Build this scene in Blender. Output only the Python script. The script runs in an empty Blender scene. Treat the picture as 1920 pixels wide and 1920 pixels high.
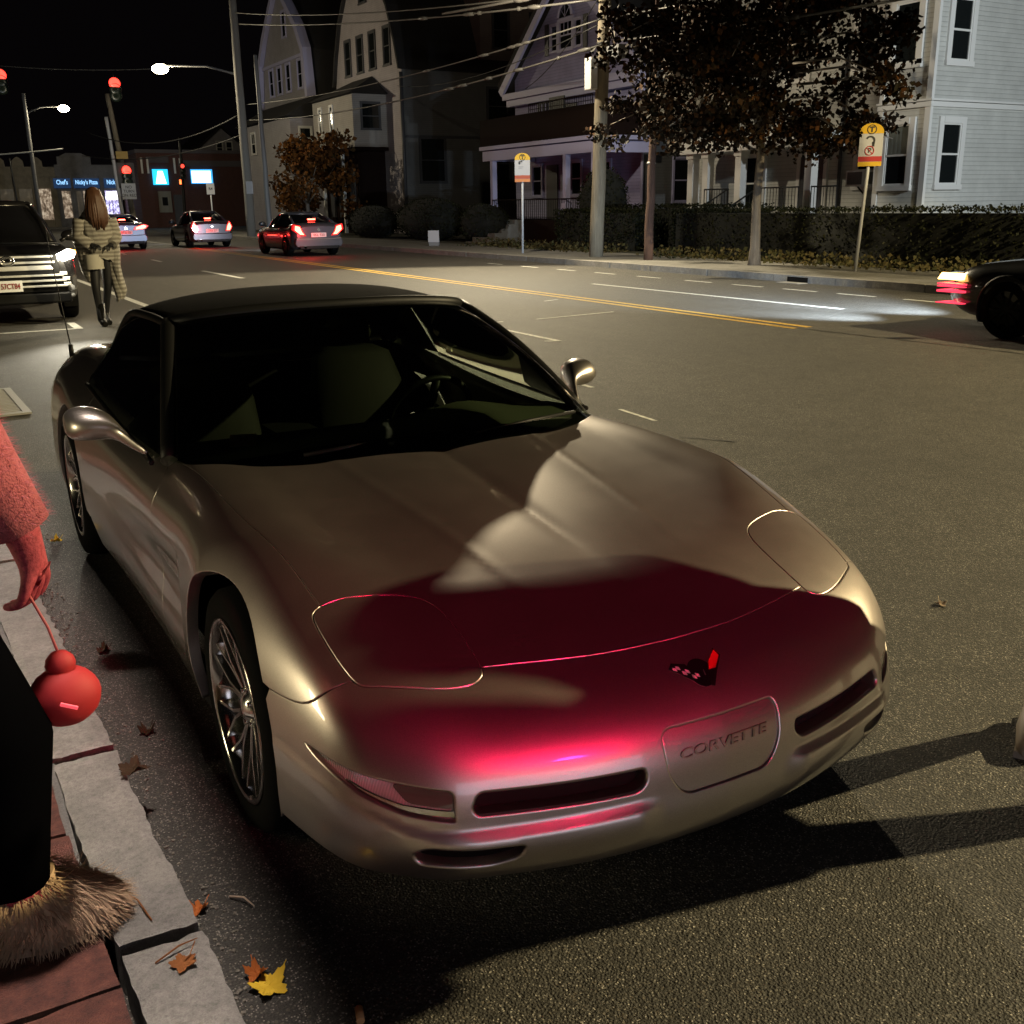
import bpy, bmesh, math, random
import numpy as np
from mathutils import Vector, Matrix, Euler
from mathutils.geometry import delaunay_2d_cdt
R = math.radians
PI = math.pi
SC = bpy.context.scene
COL = SC.collection
random.seed(7)

# ------------------------------------------------------------------ camera
cam_d = bpy.data.cameras.new('camera')
cam = bpy.data.objects.new('camera', cam_d)
COL.objects.link(cam)
cam_d.sensor_width = 36.0
cam_d.lens = 36.278
cam_d.clip_start = 0.05
cam_d.clip_end = 2000.0
def _cam():
    yaw, p, roll = R(29.241), R(16.612), R(-0.820)
    fw = Vector((math.sin(yaw)*math.cos(p), math.cos(yaw)*math.cos(p), -math.sin(p)))
    r = Vector((math.cos(yaw), -math.sin(yaw), 0)); u = r.cross(fw)
    r2 = r*math.cos(roll)+u*math.sin(roll); u2 = u*math.cos(roll)-r*math.sin(roll)
    m = Matrix((r2, u2, -fw)).transposed().to_4x4()
    m.translation = Vector((-1.4296, -1.5138, 1.5910))
    cam.matrix_world = m
_cam()
SC.camera = cam

# ------------------------------------------------------------------ night sky, exposure
SC.view_settings.view_transform = 'Standard'
SC.view_settings.look = 'None'
SC.view_settings.exposure = 0.0
SC.view_settings.gamma = 1.0
SC.cycles.use_denoising = True
SC.cycles.max_bounces = 8
SC.cycles.sample_clamp_indirect = 4.0
w = bpy.data.worlds.new('World'); SC.world = w; w.use_nodes = True
bg = w.node_tree.nodes['Background']
bg.inputs[0].default_value = (0.0042, 0.0032, 0.0038, 1); bg.inputs[1].default_value = 0.35

# ------------------------------------------------------------------ lamps of the place, some assumed, with added fills
def lamp(name, kind, loc, power, color, size=0.15, aim=None, cone=None, blend=0.5, shape=None, size_y=None):
    d = bpy.data.lights.new(name, kind); d.energy = power; d.color = color
    if kind in ('POINT', 'SPOT'): d.shadow_soft_size = size
    if kind == 'AREA':
        d.size = size
        if size_y: d.shape = 'RECTANGLE'; d.size_y = size_y
    if kind == 'SPOT': d.spot_size = R(cone); d.spot_blend = blend
    o = bpy.data.objects.new(name, d); COL.objects.link(o); o.location = loc
    if aim is not None:
        o.rotation_euler = (Vector(aim)-Vector(loc)).to_track_quat('-Z', 'Y').to_euler()
    return o
WARM = (1.0, 0.81, 0.44)
COOL = (0.72, 0.86, 1.0)
lamp('street_light_across', 'SPOT', (14.9, -4.1, 8.6), 22000, WARM, 0.10, (13.2, -3.6, 0), 150, 0.12)  # assumed street lamp out of view, placed by the direction of the shadows
lamp('street_light_by_pole', 'SPOT', (12.4, 24.6, 6.95), 7800, (1.0, 0.84, 0.55), 0.14, (4.0, 9.0, 0), 128, 0.25)  # assumed lamp just above the view, cone turned away from the houses
lamp('street_light_spill', 'POINT', (12.4, 24.6, 6.9), 1500, (1.0, 0.86, 0.62), 0.14)
strip_ = lamp('kerb_strip_fill', 'AREA', (-1.455, 1.9, 3.4), 27, (1.0, 0.86, 0.76), 0.92, (-1.44, 1.9, 0), size_y=7.4)  # added narrow downlight, shaped to brighten the kerb strip; no awning there
strip_.rotation_euler = (0, 0, 0); strip_.data.spread = R(5)
lamp('shop_door_light', 'AREA', (-4.0, 1.75, 0.95), 44, (1.0, 0.86, 0.52), 0.7, (-0.9, 0.9, 0.5))  # added low fill for fender and wheel, source unknown
lamp('house_fill_spot', 'SPOT', (19.6, 5.5, 5.0), 4000, (0.86, 0.95, 1.0), 0.12, (23.4, 19.5, 3.6), 56, 0.4)  # added spot to brighten the clapboard house, cone kept off the tree
red_ = lamp('assumed_red_beam', 'AREA', (0.35, -4.3, 2.35), 5.6, (1.0, 0.006, 0.09), 1.9, (0.0, 0.2, 0.80), size_y=0.4)  # assumed unseen red source without a sign; beam narrowed to redden only the nose
red_.data.spread = R(10)
lamp('shop_window_light', 'AREA', (-0.6, -5.6, 0.7), 44, (0.84, 0.84, 1.0), 5.0, (0.0, 0.1, 0.30), size_y=1.3)  # added low cool fill for the bumper face, no shop window there

# ------------------------------------------------------------------ materials
MATS = {}
def mat(name, color=(.5, .5, .5), rough=.6, metal=0.0, emit=None, es=1.0, spec=None, coat=0.0, coat_rough=.05, alpha=None):
    if name in MATS: return MATS[name]
    m = bpy.data.materials.new(name); m.use_nodes = True
    b = m.node_tree.nodes['Principled BSDF']
    b.inputs['Base Color'].default_value = (*color, 1)
    b.inputs['Roughness'].default_value = rough
    b.inputs['Metallic'].default_value = metal
    if spec is not None: b.inputs['Specular IOR Level'].default_value = spec
    if coat: b.inputs['Coat Weight'].default_value = coat; b.inputs['Coat Roughness'].default_value = coat_rough
    if emit:
        b.inputs['Emission Color'].default_value = (*emit, 1); b.inputs['Emission Strength'].default_value = es
    MATS[name] = m
    return m
def N(m, typ, **kw):
    n = m.node_tree.nodes.new(typ)
    for k, v in kw.items(): setattr(n, k, v)
    return n
def L(m, a, b): m.node_tree.links.new(a, b)
def bsdf(m): return m.node_tree.nodes['Principled BSDF']
def coords(m, kind='Object', scale=(1, 1, 1), rot=(0, 0, 0)):
    tc = N(m, 'ShaderNodeTexCoord'); mp = N(m, 'ShaderNodeMapping')
    mp.inputs['Scale'].default_value = scale; mp.inputs['Rotation'].default_value = rot
    L(m, tc.outputs[kind], mp.inputs['Vector']); return mp.outputs['Vector']
def noise(m, vec, scale, detail=4, rough=.6):
    n = N(m, 'ShaderNodeTexNoise'); n.inputs['Scale'].default_value = scale
    n.inputs['Detail'].default_value = detail; n.inputs['Roughness'].default_value = rough
    L(m, vec, n.inputs['Vector']); return n.outputs['Fac']
def ramp(m, fac, stops):
    r = N(m, 'ShaderNodeValToRGB'); e = r.color_ramp.elements
    while len(e) < len(stops): e.new(0.5)
    for el, (p, c) in zip(e, stops):
        el.position = p; el.color = (*c, 1) if len(c) == 3 else c
    L(m, fac, r.inputs['Fac']); return r.outputs['Color']
def mixc(m, fac, a, b, mode='MIX'):
    n = N(m, 'ShaderNodeMix', data_type='RGBA', blend_type=mode)
    for s, v in ((0, fac), (6, a), (7, b)):
        if hasattr(v, 'is_output'): L(m, v, n.inputs[s])
        else: n.inputs[s].default_value = v if s == 0 else (*v, 1)
    return n.outputs[2]
def bump(m, h, strength=.5, dist=.01):
    b = N(m, 'ShaderNodeBump'); b.inputs['Strength'].default_value = strength; b.inputs['Distance'].default_value = dist
    L(m, h, b.inputs['Height']); L(m, b.outputs['Normal'], bsdf(m).inputs['Normal'])

# ------------------------------------------------------------------ objects
def tag(o, label=None, cat=None, group=None, kind=None):
    if label: o['label'] = label
    if cat: o['category'] = cat
    if group: o['group'] = group
    if kind: o['kind'] = kind
    return o
def empty(name, loc=(0, 0, 0), rz=0.0, **kw):
    o = bpy.data.objects.new(name, None); COL.objects.link(o); o.empty_display_size = .2
    o.location = loc; o.rotation_euler = (0, 0, rz); return tag(o, **kw)
def copy_tree(o, parent=None):
    c = o.copy(); COL.objects.link(c)
    if parent is not None: c.parent = parent
    for ch in list(o.children): copy_tree(ch, c)
    return c
class MB:
    def __init__(s): s.v = []; s.f = []; s.mi = []; s.sm = []; s.M = Matrix.Identity(4); s.cur = 0; s.smooth = False
    def add(s, vs, fs, smooth=None):
        k = len(s.v); s.v += [tuple(s.M @ Vector(p)) for p in vs]
        for f in fs:
            s.f.append([i+k for i in f]); s.mi.append(s.cur); s.sm.append(s.smooth if smooth is None else smooth)
        return s
    def box(s, c, d, rz=0.0, rot=None, taper=None):
        x, y, z = d[0]/2, d[1]/2, d[2]/2; tx, ty = taper or (1, 1)
        m = Matrix.Translation(c) @ (rot.to_4x4() if rot else Matrix.Rotation(rz, 4, 'Z'))
        vs = [m @ Vector(p) for p in ((-x, -y, -z), (x, -y, -z), (x, y, -z), (-x, y, -z), (-x*tx, -y*ty, z), (x*tx, -y*ty, z), (x*tx, y*ty, z), (-x*tx, y*ty, z))]
        return s.add(vs, [(0, 3, 2, 1), (4, 5, 6, 7), (0, 1, 5, 4), (1, 2, 6, 5), (2, 3, 7, 6), (3, 0, 4, 7)], False)
    def bb(s, a, b):
        return s.box([(a[i]+b[i])/2 for i in range(3)], [abs(b[i]-a[i]) for i in range(3)])
    def tube(s, pts, r, n=8, cap=True, smooth=True):
        pts = [Vector(p) for p in pts]; rs = r if isinstance(r, (list, tuple)) else [r]*len(pts)
        rings = []; prev = None
        for i, p in enumerate(pts):
            t = (pts[min(i+1, len(pts)-1)]-pts[max(i-1, 0)]).normalized()
            if prev is None:
                a = Vector((0, 0, 1)) if abs(t.z) < .9 else Vector((1, 0, 0)); u = t.cross(a).normalized()
            else: u = (prev-t*prev.dot(t)).normalized()
            prev = u; v = t.cross(u)
            rings.append([p+(u*math.cos(2*PI*k/n)+v*math.sin(2*PI*k/n))*rs[i] for k in range(n)])
        return s.loft(rings, True, cap, smooth)
    def loft(s, rings, closed=True, cap=True, smooth=True):
        n = len(rings[0]); vs = [p for r in rings for p in r]; fs = []
        for i in range(len(rings)-1):
            for k in range(n if closed else n-1):
                a = i*n+k; b = i*n+(k+1) % n; fs.append((a, b, b+n, a+n))
        s.add(vs, fs, smooth)
        if cap and closed:
            k = len(s.v)-len(vs)
            s.f.append([k+i for i in range(n)][::-1]); s.mi.append(s.cur); s.sm.append(False)
            k2 = k+(len(rings)-1)*n
            s.f.append([k2+i for i in range(n)]); s.mi.append(s.cur); s.sm.append(False)
        return s
    def lathe(s, prof, n=24, axis='Z', c=(0, 0, 0), smooth=True, cap=True):
        rings = []
        for r, h in prof:
            ring = []
            for k in range(n):
                a = 2*PI*k/n; x, y = r*math.cos(a), r*math.sin(a)
                p = {'Z': (x, y, h), 'X': (h, x, y), 'Y': (x, h, y)}[axis]
                ring.append(Vector(c)+Vector(p))
            rings.append(ring)
        return s.loft(rings, True, cap, smooth)
    def cyl(s, a, b, r, n=12, r2=None, smooth=True): return s.tube([a, b], [r, r if r2 is None else r2], n, True, smooth)
    def prism(s, poly, a, b, axis='Y'):
        """poly in the two other axes, extruded from a to b"""
        def P(p, h): return {'X': (h, p[0], p[1]), 'Y': (p[0], h, p[1]), 'Z': (p[0], p[1], h)}[axis]
        n = len(poly); vs = [P(p, a) for p in poly]+[P(p, b) for p in poly]
        fs = [list(range(n))[::-1], list(range(n, 2*n))]+[(i, (i+1) % n, n+(i+1) % n, n+i) for i in range(n)]
        return s.add(vs, fs, False)
    def sphere(s, c, r, nu=12, nv=8):
        rx, ry, rz = r if isinstance(r, (tuple, list)) else (r, r, r)
        rings = [[Vector(c)+Vector((rx*math.sin(PI*j/nv)*math.cos(2*PI*k/nu), ry*math.sin(PI*j/nv)*math.sin(2*PI*k/nu), rz*math.cos(PI*j/nv))) for k in range(nu)] for j in range(nv, -1, -1)]
        for q in (0, -1): rings[q] = [p+(rings[1 if q == 0 else -2][i]-p)*.02 for i, p in enumerate(rings[q])]
        return s.loft(rings, True, True, True)
    def build(s, name, mats, parent=None, loc=None, bevel=0, fix=True):
        me = bpy.data.meshes.new(name); me.from_pydata(s.v, [], s.f)
        for m in (mats if isinstance(mats, (list, tuple)) else [mats]): me.materials.append(m)
        me.polygons.foreach_set('material_index', s.mi); me.polygons.foreach_set('use_smooth', s.sm)
        if fix:
            bm = bmesh.new(); bm.from_mesh(me); bmesh.ops.recalc_face_normals(bm, faces=bm.faces); bm.to_mesh(me); bm.free()
        me.update()
        o = bpy.data.objects.new(name, me); COL.objects.link(o)
        if parent is not None: o.parent = parent
        if loc is not None: o.location = loc
        if bevel:
            b = o.modifiers.new('bevel', 'BEVEL'); b.width = bevel; b.segments = 2; b.limit_method = 'ANGLE'
        return o
def text_mesh(name, txt, size, m, parent=None, matrix=None, ext=.002, bold=0.0, sx=1.0, align='CENTER'):
    cu = bpy.data.curves.new(name, 'FONT'); cu.body = txt; cu.size = size; cu.extrude = ext; cu.offset = bold
    cu.align_x = align; cu.align_y = 'CENTER'; cu.resolution_u = 3
    t = bpy.data.objects.new(name, cu); COL.objects.link(t)
    dg = bpy.context.evaluated_depsgraph_get(); dg.update()
    me = bpy.data.meshes.new_from_object(t.evaluated_get(dg)); bpy.data.objects.remove(t)
    me.name = name; me.materials.clear(); me.materials.append(m)
    o = bpy.data.objects.new(name, me); COL.objects.link(o)
    if parent is not None: o.parent = parent
    if matrix is not None: o.matrix_local = matrix @ Matrix.Diagonal((sx, 1, 1, 1))
    return o
def frame(origin, right, up):
    """matrix whose x is right, y is up, z points at the reader"""
    r = Vector(right).normalized(); n = r.cross(Vector(up)).normalized(); u = n.cross(r)
    m = Matrix((r, u, n)).transposed().to_4x4(); m.translation = Vector(origin); return m
# ================================================================== the parked convertible
class Spl:
    """natural cubic spline, linear outside"""
    def __init__(s, pts):
        x = np.array([p[0] for p in pts], float); y = np.array([p[1] for p in pts], float); n = len(x)
        h = np.diff(x); A = np.eye(n); b = np.zeros(n)
        for i in range(1, n-1):
            A[i, i-1] = h[i-1]; A[i, i] = 2*(h[i-1]+h[i]); A[i, i+1] = h[i]
            b[i] = 6*((y[i+1]-y[i])/h[i]-(y[i]-y[i-1])/h[i-1])
        s.x, s.y, s.M, s.h = x, y, np.linalg.solve(A, b), h
        s.d0 = (y[1]-y[0])/h[0]-h[0]*s.M[1]/6; s.d1 = (y[-1]-y[-2])/h[-1]+h[-1]*s.M[-2]/6
        s.lo, s.hi = x[0], x[-1]; s.tx = np.linspace(s.lo, s.hi, 20001); s.ty = s.ev(s.tx)
    def __call__(s, t):
        t = np.asarray(t, float)
        return np.interp(t, s.tx, s.ty)+np.minimum(t-s.lo, 0)*s.d0+np.maximum(t-s.hi, 0)*s.d1
    def ev(s, t):
        t = np.asarray(t, float); tc = np.clip(t, s.x[0], s.x[-1])
        i = np.clip(np.searchsorted(s.x, tc)-1, 0, len(s.h)-1)
        a = (s.x[i+1]-tc); b = (tc-s.x[i]); h = s.h[i]
        r = s.M[i]*a**3/(6*h)+s.M[i+1]*b**3/(6*h)+(s.y[i]/h-s.M[i]*h/6)*a+(s.y[i+1]/h-s.M[i+1]*h/6)*b
        return r+np.where(t < s.x[0], (t-s.x[0])*s.d0, 0)+np.where(t > s.x[-1], (t-s.x[-1])*s.d1, 0)
def cards(xs): return [Spl([(x, 1.0 if i == j else 0.0) for j, x in enumerate(xs)]) for i in range(len(xs))]
ZC = Spl([(0, .500), (.1, .573), (.2, .618), (.35, .660), (.6, .706), (1.0, .757), (1.4, .803), (1.9, .850), (2.5, .855), (3.3, .905), (4.0, .935), (4.56, .90)])
OFF = [Spl([(0, 0), (5, 0)]),
       Spl([(0, -.012), (.3, -.008), (.6, .0), (1.0, .006), (1.6, .004), (2.2, 0), (5, 0)]),
       Spl([(0, -.05), (.3, -.018), (.56, .004), (.8, .004), (1.2, -.002), (1.6, -.008), (2.0, -.014), (2.6, -.005), (4.6, -.005)]),
       Spl([(0, -.12), (.2, -.068), (.38, -.022), (.6, .020), (.85, .040), (1.05, .036), (1.4, .018), (1.8, -.026), (2.4, -.03), (3.2, .0), (3.7, .005), (4.2, -.012), (4.56, -.05)]),
       Spl([(0, -.25), (.38, -.10), (.6, -.035), (.85, -.01), (1.05, -.01), (1.4, -.03), (1.8, -.09), (2.4, -.10), (3.2, -.08), (3.7, -.07), (4.56, -.14)])]
CX = cards([0, .30, .52, .74, .92])
WY = Spl([(0, .58), (.2, .745), (.35, .835), (.5, .880), (.75, .914), (1.0, .925), (1.4, .900), (1.8, .890), (2.4, .895), (3.0, .915), (3.6, .940), (4.1, .935), (4.4, .90), (4.6, .80)])
TUM = Spl([(0, -.07), (.2, -.022), (.32, 0), (.5, .002), (.62, -.006), (.78, -.040), (.95, -.11)])
PF = Spl([(0, .050), (.2, .060), (.4, .095), (.55, .140), (.65, .180), (.75, .245), (.82, .345), (.9, .70)])
RZ = Spl([(.05, .16), (.15, .085), (.20, .035), (.245, .008), (.30, -.002), (.34, .002), (.40, .009), (.46, .027), (.52, .064), (.6, .165), (.7, .4)])
def smax(a, b, k):
    h = np.maximum(k-np.abs(a-b), 0)/k
    return np.maximum(a, b)+h*h*k*.25
def g(t, c, s): return np.exp(-((t-c)/s)**2)
def sstep(t, a, b):
    u = np.clip((t-a)/(b-a), 0, 1); return u*u*(3-2*u)
def body_f(x, y, z):
    ax = np.sqrt(x*x+1e-8)
    zt = ZC(y)
    for c, o in zip(CX, OFF): zt = zt+c(ax)*o(y)
    xs = WY(y)+TUM(z)
    # twin hood bulges either side of a narrow centre valley
    fade = sstep(y, .48, .85)*sstep(y, 2.3, 1.7)
    zt = zt+fade*(.003*g(ax, .20, .14)-.0042*g(ax, 0, .035)+.0028*g(ax, .30+.10*(y-.9), .022)-.005*g(ax, .60, .06)*sstep(y, .75, 1.1))
    # door cove that deepens towards the vent behind the front wheel
    cove = .038*g(z, .44-.03*(y-2.0), .10)*sstep(y, 3.0, 1.75)*sstep(y, 1.42, 1.50)
    xs = xs-cove
    zl = .340+.085*sstep(ax, .66, .90)
    yf = PF(ax)+RZ(z)-.014*sstep(z, zl+.012, zl-.022)*sstep(z, .20, .31)*sstep(ax, .17, .25)
    f = smax(zt*0+z-zt, ax-xs, .13)
    return smax(f, yf-y, .11)
def body_n(P):
    e = 2e-3; n = np.stack([body_f(P[:, 0]+e*(i == 0), P[:, 1]+e*(i == 1), P[:, 2]+e*(i == 2))-body_f(P[:, 0]-e*(i == 0), P[:, 1]-e*(i == 1), P[:, 2]-e*(i == 2)) for i in range(3)], 1)
    return n/np.linalg.norm(n, axis=1, keepdims=True)
def cast(O, D, t1):
    """from inside point O outwards along D: where the ray leaves the body"""
    lo = np.zeros(len(O)); hi = np.full(len(O), t1)
    ts = np.linspace(0, t1, 36); last = np.zeros(len(O))
    for t in ts:
        P = O+D*t; ins = body_f(P[:, 0], P[:, 1], P[:, 2]) < 0
        last = np.where(ins, t, last)
    lo = last; hi = np.minimum(last+ts[1], t1)
    for _ in range(20):
        m = (lo+hi)/2; P = O+D*m[:, None]; ins = body_f(P[:, 0], P[:, 1], P[:, 2]) < 0
        lo = np.where(ins, m, lo); hi = np.where(ins, hi, m)
    return O+D*((lo+hi)/2)[:, None]
SPH = np.array([0, .95, .40])
class Dom:
    """2D domain <-> point on the body: top (x,y), side (angle,y), nose (azimuth,elevation)"""
    def __init__(s, kind, sgn=1): s.k, s.s = kind, sgn
    def to2(s, P):
        P = np.asarray(P, float)
        if s.k == 'top': return P[:, :2].copy()
        if s.k == 'side': return np.stack([np.arctan2(P[:, 2]-.40, P[:, 0]*s.s)*.85, P[:, 1]], 1)
        d = P-SPH; return np.stack([np.arctan2(d[:, 0], -d[:, 1])*.9, np.arctan2(d[:, 2], np.hypot(d[:, 0], d[:, 1]))*.8], 1)
    def to3(s, U):
        n = len(U)
        if s.k == 'top':
            O = np.stack([U[:, 0], U[:, 1], np.full(n, .45)], 1); D = np.tile([0, 0, 1.0], (n, 1)); return cast(O, D, .7)
        if s.k == 'side':
            a = U[:, 0]/.85; O = np.stack([np.zeros(n), U[:, 1], np.full(n, .40)], 1)
            D = np.stack([np.cos(a)*s.s, np.zeros(n), np.sin(a)], 1); return cast(O, D, 1.3)
        a = U[:, 0]/.9; e = U[:, 1]/.8; O = np.tile(SPH, (n, 1))
        return cast(O, np.stack([np.sin(a)*np.cos(e), -np.cos(a)*np.cos(e), np.sin(e)], 1), 1.5)
def resample(pts, step, closed=True):
    P = [np.array(p, float) for p in pts]
    if closed: P = P+[P[0]]
    out = []
    for a, b in zip(P[:-1], P[1:]):
        n = max(1, int(round(np.linalg.norm(b-a)/step)))
        out += [a+(b-a)*i/n for i in range(n)]
    if not closed: out.append(P[-1])
    return np.array(out)
def rounded(pts, r, seg=5, only=None):
    """round the corners of a closed polygon"""
    out = []; n = len(pts)
    for i in range(n):
        p = np.array(pts[i], float); a = np.array(pts[i-1], float); b = np.array(pts[(i+1) % n], float)
        rr = r[i] if isinstance(r, (list, tuple)) else r
        if rr <= 0: out.append(p); continue
        da = a-p; db = b-p; la = np.linalg.norm(da); lb = np.linalg.norm(db)
        k = min(rr, la*.48, lb*.48); A = p+da/la*k; B = p+db/lb*k
        for t in np.linspace(0, 1, seg+1): out.append((1-t)**2*A+2*t*(1-t)*p+t*t*B)
    return np.array(out)
def inpoly(P, poly):
    x, y = P[:, 0], P[:, 1]; c = np.zeros(len(P), bool); a = poly; b = np.roll(poly, -1, 0)
    for (x1, y1), (x2, y2) in zip(a, b):
        if y1 == y2: continue
        c ^= ((y1 > y) != (y2 > y)) & (x < (x2-x1)*(y-y1)/(y2-y1)+x1)
    return c
def edgedist(P, poly):
    d = np.full(len(P), 9.0)
    for a, b in zip(poly, np.roll(poly, -1, 0)):
        ab = b-a; t = np.clip(((P-a)@ab)/max(ab@ab, 1e-12), 0, 1); d = np.minimum(d, np.linalg.norm(P-(a+t[:, None]*ab), axis=1))
    return d
def offset_in(poly, d):
    """shrink a polygon by d (counter-clockwise made first)"""
    p = np.array(poly, float); q = np.roll(p, -1, 0)
    if (p[:, 0]*q[:, 1]-q[:, 0]*p[:, 1]).sum() < 0: p = p[::-1]
    t = np.roll(p, -1, 0)-np.roll(p, 1, 0); t /= np.maximum(np.linalg.norm(t, axis=1, keepdims=True), 1e-9)
    return p+np.stack([-t[:, 1], t[:, 0]], 1)*d
def panel(name, dom, outer, holes=(), mats=None, parent=None, h=.022, step=.012, gap=.0027, lips=None, lift=0.0, edge=.0034, depth=.02):
    """a piece of the body skin: outline and holes in a domain, with rolled edges. lips: (radius, depth) per hole"""
    outer = offset_in(resample(outer, step), gap)
    hs = [resample(q, step*.8) for q in holes]
    lo, hi = outer.min(0), outer.max(0); pts = []
    ny = int((hi[1]-lo[1])/(h*.866))+1; nx = int((hi[0]-lo[0])/h)+1
    G = np.array([(lo[0]+(i+.5*(j % 2))*h, lo[1]+j*h*.866) for j in range(ny+1) for i in range(nx+1)])
    G = G[inpoly(G, outer)]; G = G[edgedist(G, outer) > h*.45]
    for q in hs:
        G = G[~inpoly(G, q)]; G = G[edgedist(G, q) > h*.35]
    V = [outer]+hs+[G]; loops = []; k = 0; E = []
    for q in V[:-1]:
        loops.append(list(range(k, k+len(q)))); E += [(k+i, k+(i+1) % len(q)) for i in range(len(q))]; k += len(q)
    allv = np.concatenate(V)
    vo, eo, fo, ov, oe, of = delaunay_2d_cdt([Vector(p) for p in allv], E, [], 0, 1e-7)
    vo = np.array([tuple(p) for p in vo]); F = np.array([f for f in fo if len(f) == 3])
    cen = vo[F].mean(1); keep = inpoly(cen, outer)
    for q in hs: keep &= ~inpoly(cen, q)
    F = F[keep]
    mp = {}
    for i, src in enumerate(ov):
        for s_ in src: mp[s_] = i
    P = dom.to3(vo); Nn = body_n(P)
    if lift: P = P+Nn*lift
    verts = [tuple(p) for p in P]; nor = [tuple(n) for n in Nn]; faces = [tuple(int(i) for i in f) for f in F]
    c0 = P[F]; fn = np.cross(c0[:, 1]-c0[:, 0], c0[:, 2]-c0[:, 0])
    if (fn*Nn[F[:, 0]]).sum() < 0: faces = [f[::-1] for f in faces]
    used = set(i for f in faces for i in f)
    for li, lp in enumerate(loops):
        ids = [mp[i] for i in lp]; pl = outer if li == 0 else hs[li-1]
        e, dp = (edge, depth) if li == 0 else ((lips or [(.004, .03)]*len(hs))[li-1])
        Q = P[ids]; T = np.roll(Q, -1, 0)-np.roll(Q, 1, 0); T /= np.maximum(np.linalg.norm(T, axis=1, keepdims=True), 1e-9)
        n_ = Nn[ids]; b = np.cross(T, n_); b /= np.maximum(np.linalg.norm(b, axis=1, keepdims=True), 1e-9)
        # side test: away from the panel
        tri = P[F].mean(1); c = Q[0]; near = tri[np.argmin(((tri-c)**2).sum(1))]
        sg = 0
        for qi in range(0, len(Q), max(1, len(Q)//12)):
            near = tri[np.argmin(((tri-Q[qi])**2).sum(1))]; sg += np.sign((near-Q[qi])@b[qi])
        if sg > 0: b = -b
        prev = ids
        ringdefs = [(.38, .08, .38), (.71, .29, .71), (.92, .62, .92), (1, 1, 1), (1, 1+dp/e, 1)]
        rings = [ids]
        for kb, kn, nb in ringdefs:
            base = len(verts)
            for p, n1, b1 in zip(Q, n_, b):
                verts.append(tuple(p+b1*e*kb-n1*e*kn)); m1 = n1*math.sqrt(max(0, 1-nb*nb))+b1*nb; nor.append(tuple(m1/np.linalg.norm(m1)))
            rings.append(list(range(base, base+len(ids))))
        for ra, rb in zip(rings[:-1], rings[1:]):
            for i in range(len(ra)):
                j = (i+1) % len(ra); quad = (ra[i], rb[i], rb[j], ra[j])
                pa, pb, pc = (np.array(verts[q]) for q in quad[:3])
                if np.cross(pb-pa, pc-pa)@np.array(nor[quad[1]]) < 0: quad = quad[::-1]
                faces.append(quad)
    me = bpy.data.meshes.new(name); me.from_pydata(verts, [], faces); me.materials.append(mats)
    me.polygons.foreach_set('use_smooth', [True]*len(me.polygons)); me.update()
    me.normals_split_custom_set_from_vertices(nor)
    o = bpy.data.objects.new(name, me); COL.objects.link(o)
    if parent is not None: o.parent = parent
    return o
# ------------------------------------------------------------------ car materials
def paint_material():
    m = mat('pewter_paint', (.30, .262, .215), .36, .98, coat=1.0, coat_rough=.035)
    v = coords(m); n = noise(m, v, 900, 2, .5)
    L(m, ramp(m, n, [(.3, (.35, .315, .288)), (.7, (.515, .468, .43))]), bsdf(m).inputs['Base Color'])
    d = noise(m, v, 7, 5, .65)
    r = N(m, 'ShaderNodeMapRange'); r.inputs[1].default_value = .35; r.inputs[2].default_value = .75
    r.inputs[3].default_value = .365; r.inputs[4].default_value = .395; L(m, d, r.inputs[0]); L(m, r.outputs[0], bsdf(m).inputs['Roughness'])
    r2 = N(m, 'ShaderNodeMapRange'); r2.inputs[1].default_value = .45; r2.inputs[2].default_value = .8
    r2.inputs[3].default_value = .03; r2.inputs[4].default_value = .16; L(m, noise(m, v, 30, 6, .7), r2.inputs[0]); L(m, r2.outputs[0], bsdf(m).inputs['Coat Roughness'])
    return m
PAINT = paint_material()
BLACK = mat('black_plastic', (.004, .004, .004), .5, spec=.18)
DARK = mat('dark_void', (.003, .003, .003), .9, spec=.1)
RUBBER = mat('tyre_rubber', (.0035, .0035, .0035), .85, spec=.06)
CHROME = mat('chrome', (.80, .79, .77), .17, 1.0)
CHROMED = mat('dark_chrome', (.42, .41, .38), .16, 1.0)
def glass_material(name, tint, refl=1.0, rough=.01):
    m = bpy.data.materials.new(name); m.use_nodes = True; nt = m.node_tree; nt.nodes.clear()
    out = nt.nodes.new('ShaderNodeOutputMaterial'); mx = nt.nodes.new('ShaderNodeMixShader')
    tr = nt.nodes.new('ShaderNodeBsdfTransparent'); gl = nt.nodes.new('ShaderNodeBsdfGlossy'); fr = nt.nodes.new('ShaderNodeFresnel')
    fr.inputs['IOR'].default_value = 1.5; tr.inputs[0].default_value = (*tint, 1); gl.inputs[0].default_value = (refl, refl, refl, 1); gl.inputs['Roughness'].default_value = rough
    nt.links.new(fr.outputs[0], mx.inputs[0]); nt.links.new(tr.outputs[0], mx.inputs[1]); nt.links.new(gl.outputs[0], mx.inputs[2]); nt.links.new(mx.outputs[0], out.inputs[0])
    MATS[name] = m; return m
GLASS = glass_material('tinted_glass', (.56, .66, .52))
SIDEG = glass_material('side_glass', (.74, .82, .70))
CLEAR = glass_material('clear_lens', (.85, .83, .78))
FABRIC = mat('soft_top_cloth', (.0035, .0033, .0033), .95, spec=.02)
bump(FABRIC, noise(FABRIC, coords(FABRIC), 500, 3), .35, .002)
LEATHER = mat('seat_leather', (.006, .006, .005), .7, spec=.08)
MESH = mat('grille_mesh', (.02, .018, .018), .9, spec=.05)
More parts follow.
